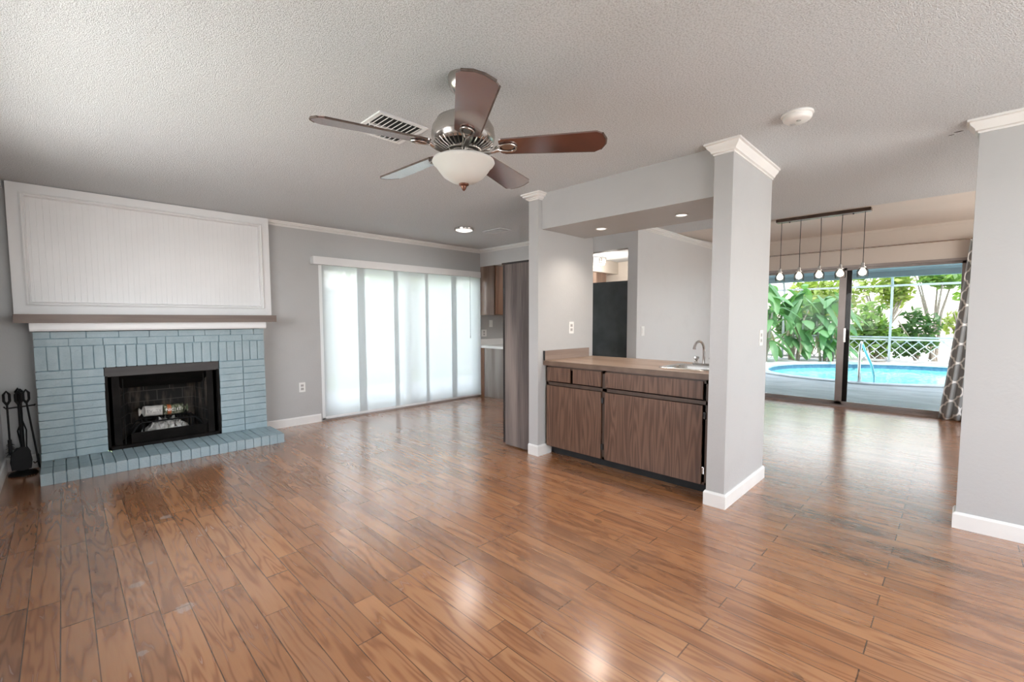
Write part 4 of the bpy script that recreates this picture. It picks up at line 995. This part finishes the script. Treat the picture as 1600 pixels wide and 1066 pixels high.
def ringface(bm, A, zA, B, zB):
    a = [bm.verts.new((p.x, p.y, zA)) for p in A]; b = [bm.verts.new((p.x, p.y, zB)) for p in B]; n = len(a)
    for i in range(n): bm.faces.new((a[i], a[(i + 1) % n], b[(i + 1) % n], b[i]))
# deck slab with a pool-shaped hole
bm = BM(); outer = []
for p in offs(PL, .30):
    d = p - cen; k = min((3.3 if d.x > 0 else 6.8) / abs(d.x) if abs(d.x) > 1e-6 else 99, 8.5 / abs(d.y) if abs(d.y) > 1e-6 else 99); outer.append(cen + d * max(1.02, k))
ringface(bm, offs(PL, .30), DK, outer, DK); ringface(bm, offs(PL, .30), DK, offs(PL, .30), DK - .15)
struct('floor_deck', bm, CONC)
bm = BM(); box(bm, XS + .13, 8.4, -9, 9, -.16, DK - .002); struct('trim_9', bm, CONC)
bm = BM(); vsq = [bm.verts.new(p) for p in ((-30, -30, -.35), (60, -30, -.35), (60, 40, -.35), (-30, 40, -.35))]; bm.faces.new(vsq); struct('ground', bm, GRAVEL)
pool = thing('swimming_pool', (cen.x, cen.y, DK), 'free form turquoise swimming pool beyond the patio door', 'swimming pool')
bm = BM(); ringface(bm, offs(PL, -.02), DK + .03, offs(PL, .30), DK + .03); ringface(bm, offs(PL, .30), DK + .03, offs(PL, .30), DK - .01); ringface(bm, offs(PL, -.02), DK + .03, offs(PL, -.02), DK - .03); obj('coping', bm, COPING, pool)
bm = BM(); ringface(bm, PL, DK - .02, PL, DK - .20); obj('tile_band', bm, TILE, pool)
bm = BM(); bm.faces.new([bm.verts.new((p.x, p.y, DK - .14)) for p in PL]); bmesh.ops.triangulate(bm, faces=bm.faces); obj('water', bm, WATER, pool)
# hand rail
t = thing('pool_handrail', (11.6, 1.40, DK), 'curved chrome pool handrail at the near edge of the pool', 'handrail')
bm = BM(); yy = 1.40
tube(bm, [(11.62, yy, DK), (11.62, yy, .62), (11.66, yy, .74), (11.76, yy - .0, .80), (11.90, yy, .76), (12.10, yy - .05, .55), (12.35, yy - .12, .30), (12.45, yy - .16, .05), (12.45, yy - .17, -.30)], .024, 12); obj('rail', bm, CHROME, t, True)
bm = BM(); tube(bm, [(11.62, yy + .0, DK + .28), (11.80, yy, DK + .20), (11.80, yy, -.02)], .02, 10); obj('brace', bm, CHROME, t, True)
bm = BM(); lathe(bm, [(.05, 0), (.05, .012), (.03, .02), (0, .02)], (11.62, yy, DK), 20); obj('anchor_cover', bm, CHROME, t, True)
# lattice fence
XF = 18.05
t = thing('lattice_fence', (XF, 1.0, DK), 'low white diamond lattice fence behind the pool', 'fence')
ZF0, ZF1 = .02, .62
def lattice(y0, y1):
    bm = BM(); s = .27
    n = int((y1 - y0) / s) + 6
    for i in range(-4, n):
        for sg in (1, -1):
            ya = y0 + i * s; hgt = ZF1 - ZF0
            p0, p1 = (ya, ZF0), (ya + hgt, ZF1)
            if sg < 0: p0, p1 = (ya + hgt, ZF0), (ya, ZF1)
            # clip to the panel
            def clip(a, b):
                (u0, w0), (u1, w1) = a, b
                if u0 > u1: u0, w0, u1, w1 = u1, w1, u0, w0
                if u1 < y0 or u0 > y1: return None
                if u0 < y0: w0 += (y0 - u0) / (u1 - u0) * (w1 - w0); u0 = y0
                if u1 > y1: w1 -= (u1 - y1) / (u1 - u0) * (w1 - w0); u1 = y1
                return (u0, w0), (u1, w1)
            c = clip(p0, p1)
            if not c: continue
            (u0, w0), (u1, w1) = c; d = Vector((0, u1 - u0, w1 - w0))
            if d.length < .03: continue
            nrm = Vector((0, -d.z, d.y)).normalized() * .012; x = XF + .006 * sg
            q4 = [Vector((x, u0, w0)) + nrm, Vector((x, u1, w1)) + nrm, Vector((x, u1, w1)) - nrm, Vector((x, u0, w0)) - nrm]
            A = [bm.verts.new(p) for p in q4]; B = [bm.verts.new(p + Vector((.010, 0, 0))) for p in q4]
            bm.faces.new(A); bm.faces.new(B[::-1])
            for k in range(4): bm.faces.new((A[k], A[(k + 1) % 4], B[(k + 1) % 4], B[k]))
    return bm
for a, b in ((-4.3, -1.45), (-1.4, 1.40), (1.5, 4.3), (4.4, 7.0)): obj('lattice_panel', lattice(a, b), LATTICE, t)
bm = BM(); box(bm, XF - .02, XF + .03, -4.3, 7.0, ZF1, ZF1 + .05); box(bm, XF - .02, XF + .03, -4.3, 7.0, -.04, .03); obj('rail', bm, LATTICE, t)
# screen enclosure
t = thing('screen_enclosure', (XF, 1.5, DK), 'grey aluminium pool screen enclosure frame standing over the fence', 'screen enclosure')
for y in (-4.3, -1.4, 1.45, 4.35, 7.0):
    bm = BM(); box(bm, XF - .13, XF - .06, y - .03, y + .03, DK, 2.30); obj('post', bm, SCREENF, t)
    bm = BM(); tube(bm, [(XF - .095, y, 2.28), (XF - .25, y, 2.55), (XF - .6, y, 2.75), (15.5, y, 2.95), (12.1, y, 2.6)], .035, 8); obj('rafter', bm, SCREENF, t, True)
bm = BM(); box(bm, XF - .12, XF - .07, -4.3, 7.0, 2.27, 2.33); box(bm, XF - .12, XF - .07, -4.3, 7.0, .70, .745); obj('cross_rail', bm, SCREENF, t)
bm = BM(); prism(bm, [(XS + .15, 2.62), (12.0, 2.30), (12.0, 2.34), (XS + .15, 2.74)], 'y', -9, 9); struct('roof_patio', bm, ROOFU)
t = thing('patio_gutter', (12.05, 0, 2.1), 'grey gutter beam along the edge of the patio roof', 'gutter')
bm = BM(); box(bm, 11.98, 12.10, -9, 9, 2.14, 2.255); bev(bm, .01); obj('beam', bm, GUTTER, t)
bm = BM(); box(bm, 12.0, 12.12, -9, 9, 2.258, 2.34); obj('fascia', bm, ROOFU, t)
# ------------------------------------------------------------------ plants
def leaf_quads(bm, c, rad, n, size, flat=.6, shell=True):
    for _ in range(n):
        d = Vector((random.gauss(0, 1), random.gauss(0, 1), random.gauss(0, 1))).normalized()
        r = random.random() ** (.4 if shell else .7)
        p = Vector(c) + Vector((d.x * rad[0], d.y * rad[1], d.z * rad[2])) * r
        a = Vector((random.gauss(0, 1), random.gauss(0, 1), random.gauss(0, .6))).normalized()
        b = a.cross(Vector((random.gauss(0, 1), random.gauss(0, 1), random.gauss(0, 1)))).normalized()
        s = size * random.uniform(.6, 1.3)
        vs_ = [bm.verts.new(p - a * s), bm.verts.new(p + b * s * .42), bm.verts.new(p + a * s), bm.verts.new(p - b * s * .42)]
        bm.faces.new(vs_)
def banana_leaf(bm, base_, tip, droop, width, seed=0):
    rnd = random.Random(seed); n = 12
    p0, p1 = Vector(base_), Vector(tip); side = (p1 - p0).cross(Vector((0, 0, 1)))
    if side.length < .05: side = Vector((rnd.uniform(-1, 1), rnd.uniform(-1, 1), 0))
    side.normalize(); pts = []
    for i in range(n + 1):
        t_ = i / n; p = p0.lerp(p1, t_) + Vector((0, 0, droop * 4 * t_ * (1 - t_))); pts.append(p)
    prev = None
    for i, p in enumerate(pts):
        t_ = i / n; w = width * max(0, math.sin(PI * min(1, t_ * .93 + .06))) ** .6 * (1 - .15 * rnd.random())
        cr = Vector((0, 0, .22 * w))
        row_ = [bm.verts.new(p + side * w + cr * -1), bm.verts.new(p + side * w * .5), bm.verts.new(p + cr * .3), bm.verts.new(p - side * w * .5), bm.verts.new(p - side * w + cr * -1)]
        if prev:
            for k in range(4): bm.faces.new((prev[k], prev[k + 1], row_[k + 1], row_[k]))
        prev = row_
def banana(x, y, h, label, seed):
    rnd = random.Random(seed)
    t = thing('banana_plant', (x, y, DK), label, 'plant', 'broad leaved plants left of the pool')
    bm = BM()
    stems = [(rnd.uniform(-.25, .25), rnd.uniform(-.35, .35)) for _ in range(5)]
    for sx_, sy_ in stems: tube(bm, [(x + sx_ * .4, y + sy_ * .4, -.34), (x + sx_, y + sy_, h * .55)], [.04, .025], 8)
    obj('stem', bm, BARK, t, True)
    bm = BM()
    for i in range(46):
        sx_, sy_ = stems[i % 5]; a = rnd.uniform(0, 2 * PI); z = h * rnd.uniform(.2, .98); L_ = rnd.uniform(.4, .85)
        b0 = (x + sx_, y + sy_, z); tp = (x + sx_ + L_ * math.cos(a), y + sy_ + L_ * math.sin(a), max(.0, z - rnd.uniform(.2, 1.5) * L_))
        banana_leaf(bm, b0, tp, .12, rnd.uniform(.09, .17), seed * 50 + i)
    obj('leaves', bm, LEAFB, t, True)
    bm = BM()
    for i in range(9):
        sx_, sy_ = stems[i % 5]; a = rnd.uniform(0, 2 * PI); z = h * rnd.uniform(.25, .5)
        banana_leaf(bm, (x + sx_, y + sy_, z), (x + sx_ + .3 * math.cos(a), y + sy_ + .3 * math.sin(a), z - .6), .05, .05, seed * 90 + i)
    obj('dry_leaves', bm, DRY, t, True)
banana(15.9, 4.45, 2.7, 'broad leaved green plant at the far left end of the pool, beside the pillar', 1)
banana(16.9, 3.75, 2.4, 'broad leaved green plant behind the pool, middle of the three', 2)
banana(17.0, 2.9, 2.2, 'broad leaved green plant by the door mullion, nearest the lattice', 3)
def shrub(name, x, y, z0, rad, n, size, mat, label, branches=5, group='shrubs and trees beyond the lattice fence'):
    n = int(n * 1.7)
    t = thing(name, (x, y, -.34), label, 'tree' if 'tree' in name else 'shrub', group)
    bm = BM()
    for i in range(branches):
        a = random.uniform(0, 2 * PI); e = Vector((rad[0] * .7 * math.cos(a), rad[1] * .7 * math.sin(a), z0 + rad[2] * random.uniform(-.1, .7)))
        tube(bm, [(x + random.uniform(-.1, .1), y + random.uniform(-.1, .1), -.35), (x + e.x * .35, y + e.y * .35, e.z * .5), (x + e.x, y + e.y, e.z)], [.05, .035, .015], 6)
    obj('branches', bm, BARK, t, True)
    bm = BM()
    for _ in range(9):
        c = (x + random.uniform(-.6, .6) * rad[0], y + random.uniform(-.6, .6) * rad[1], z0 + random.uniform(-.6, .6) * rad[2])
        leaf_quads(bm, c, (rad[0] * .5, rad[1] * .5, rad[2] * .38), n // 9, size)
    obj('foliage', bm, mat, t)
spec = [('leafy_shrub', 20.3, 4.6, 1.0, (.8, 1.2, 1.2), 900, .13, LEAFD, 'dark green shrub behind the lattice, left end'),
        ('leafy_tree', 21.6, 3.6, 2.4, (1.0, 1.4, 1.3), 800, .15, LEAFY, 'yellow green tree beyond the lattice, seen over the broad leaved plants'),
        ('leafy_shrub', 19.6, 2.0, 1.0, (.8, 1.0, 1.1), 750, .13, LEAFS, 'mid green shrub behind the lattice, right of the door mullion'),
        ('leafy_tree', 21.0, 1.9, 2.4, (1.0, 1.0, .9), 480, .15, LEAFY, 'yellow green tree rising right of the door mullion'),
        ('leafy_tree', 20.6, .55, 2.7, (.8, .8, .45), 420, .15, LEAFS, 'slender pale branched tree right of the enclosure post'),
        ('leafy_shrub', 19.5, .9, .8, (.7, .7, .9), 480, .12, LEAFD, 'low dark shrub behind the enclosure post'),
        ('leafy_shrub', 21.5, -.2, .9, (.8, .9, .9), 380, .13, LEAFY, 'bright yellow green shrub beside the curtain edge'),
        ('leafy_tree', 23.0, -1.0, 2.3, (1.2, 1.2, 1.0), 420, .16, LEAFS, 'mid green tree farthest right behind the curtain edge')]
for s_ in spec: shrub(*s_)
bm = BM(); box(bm, 33, 34, -14, 22, -.35, 2.3); o = tag(obj('neighbour_wall', bm, STUCCO), 'pale sunlit wall of a neighbouring building far behind the trees', 'building')
# ================================================================== OUTSIDE: YARD BEHIND THE BLINDS
bm = BM(); box(bm, -8, 7.9, YB + .16, 16, -.34, -.07); struct('lawn', bm, GRASS)
bm = BM(); box(bm, .5, 7.5, YB + .152, 8.3, -.2, -.045); struct('floor_bounce_patio', bm, COPING)  # pale patio slab, added to bounce sun up onto the ceiling
t = thing('vinyl_fence', (3, 10.2, -.07), 'white privacy fence faintly seen through the panel blind', 'fence')
bm = BM()
for i in range(64): box(bm, -4 + i * .2, -4 + i * .2 + .195, 10.2, 10.23, -.07, 1.95)
obj('boards', bm, WHITEAL, t)
bm = BM(); box(bm, -4, 8.8, 10.16, 10.26, 1.95, 2.02); obj('top_rail', bm, WHITEAL, t)
shrub('hedge_tree', 3.0, 13.5, 3.0, (2.4, 1.2, 1.8), 1500, .2, LEAFY, 'yellow green hedge showing over the white fence through the left blind panels', 4, 'hedges behind the blinds')
shrub('hedge_tree', 8.5, 13.5, 3.0, (3.4, 1.2, 1.8), 1800, .2, LEAFY, 'yellow green hedge showing over the white fence through the right blind panels', 4, 'hedges behind the blinds')
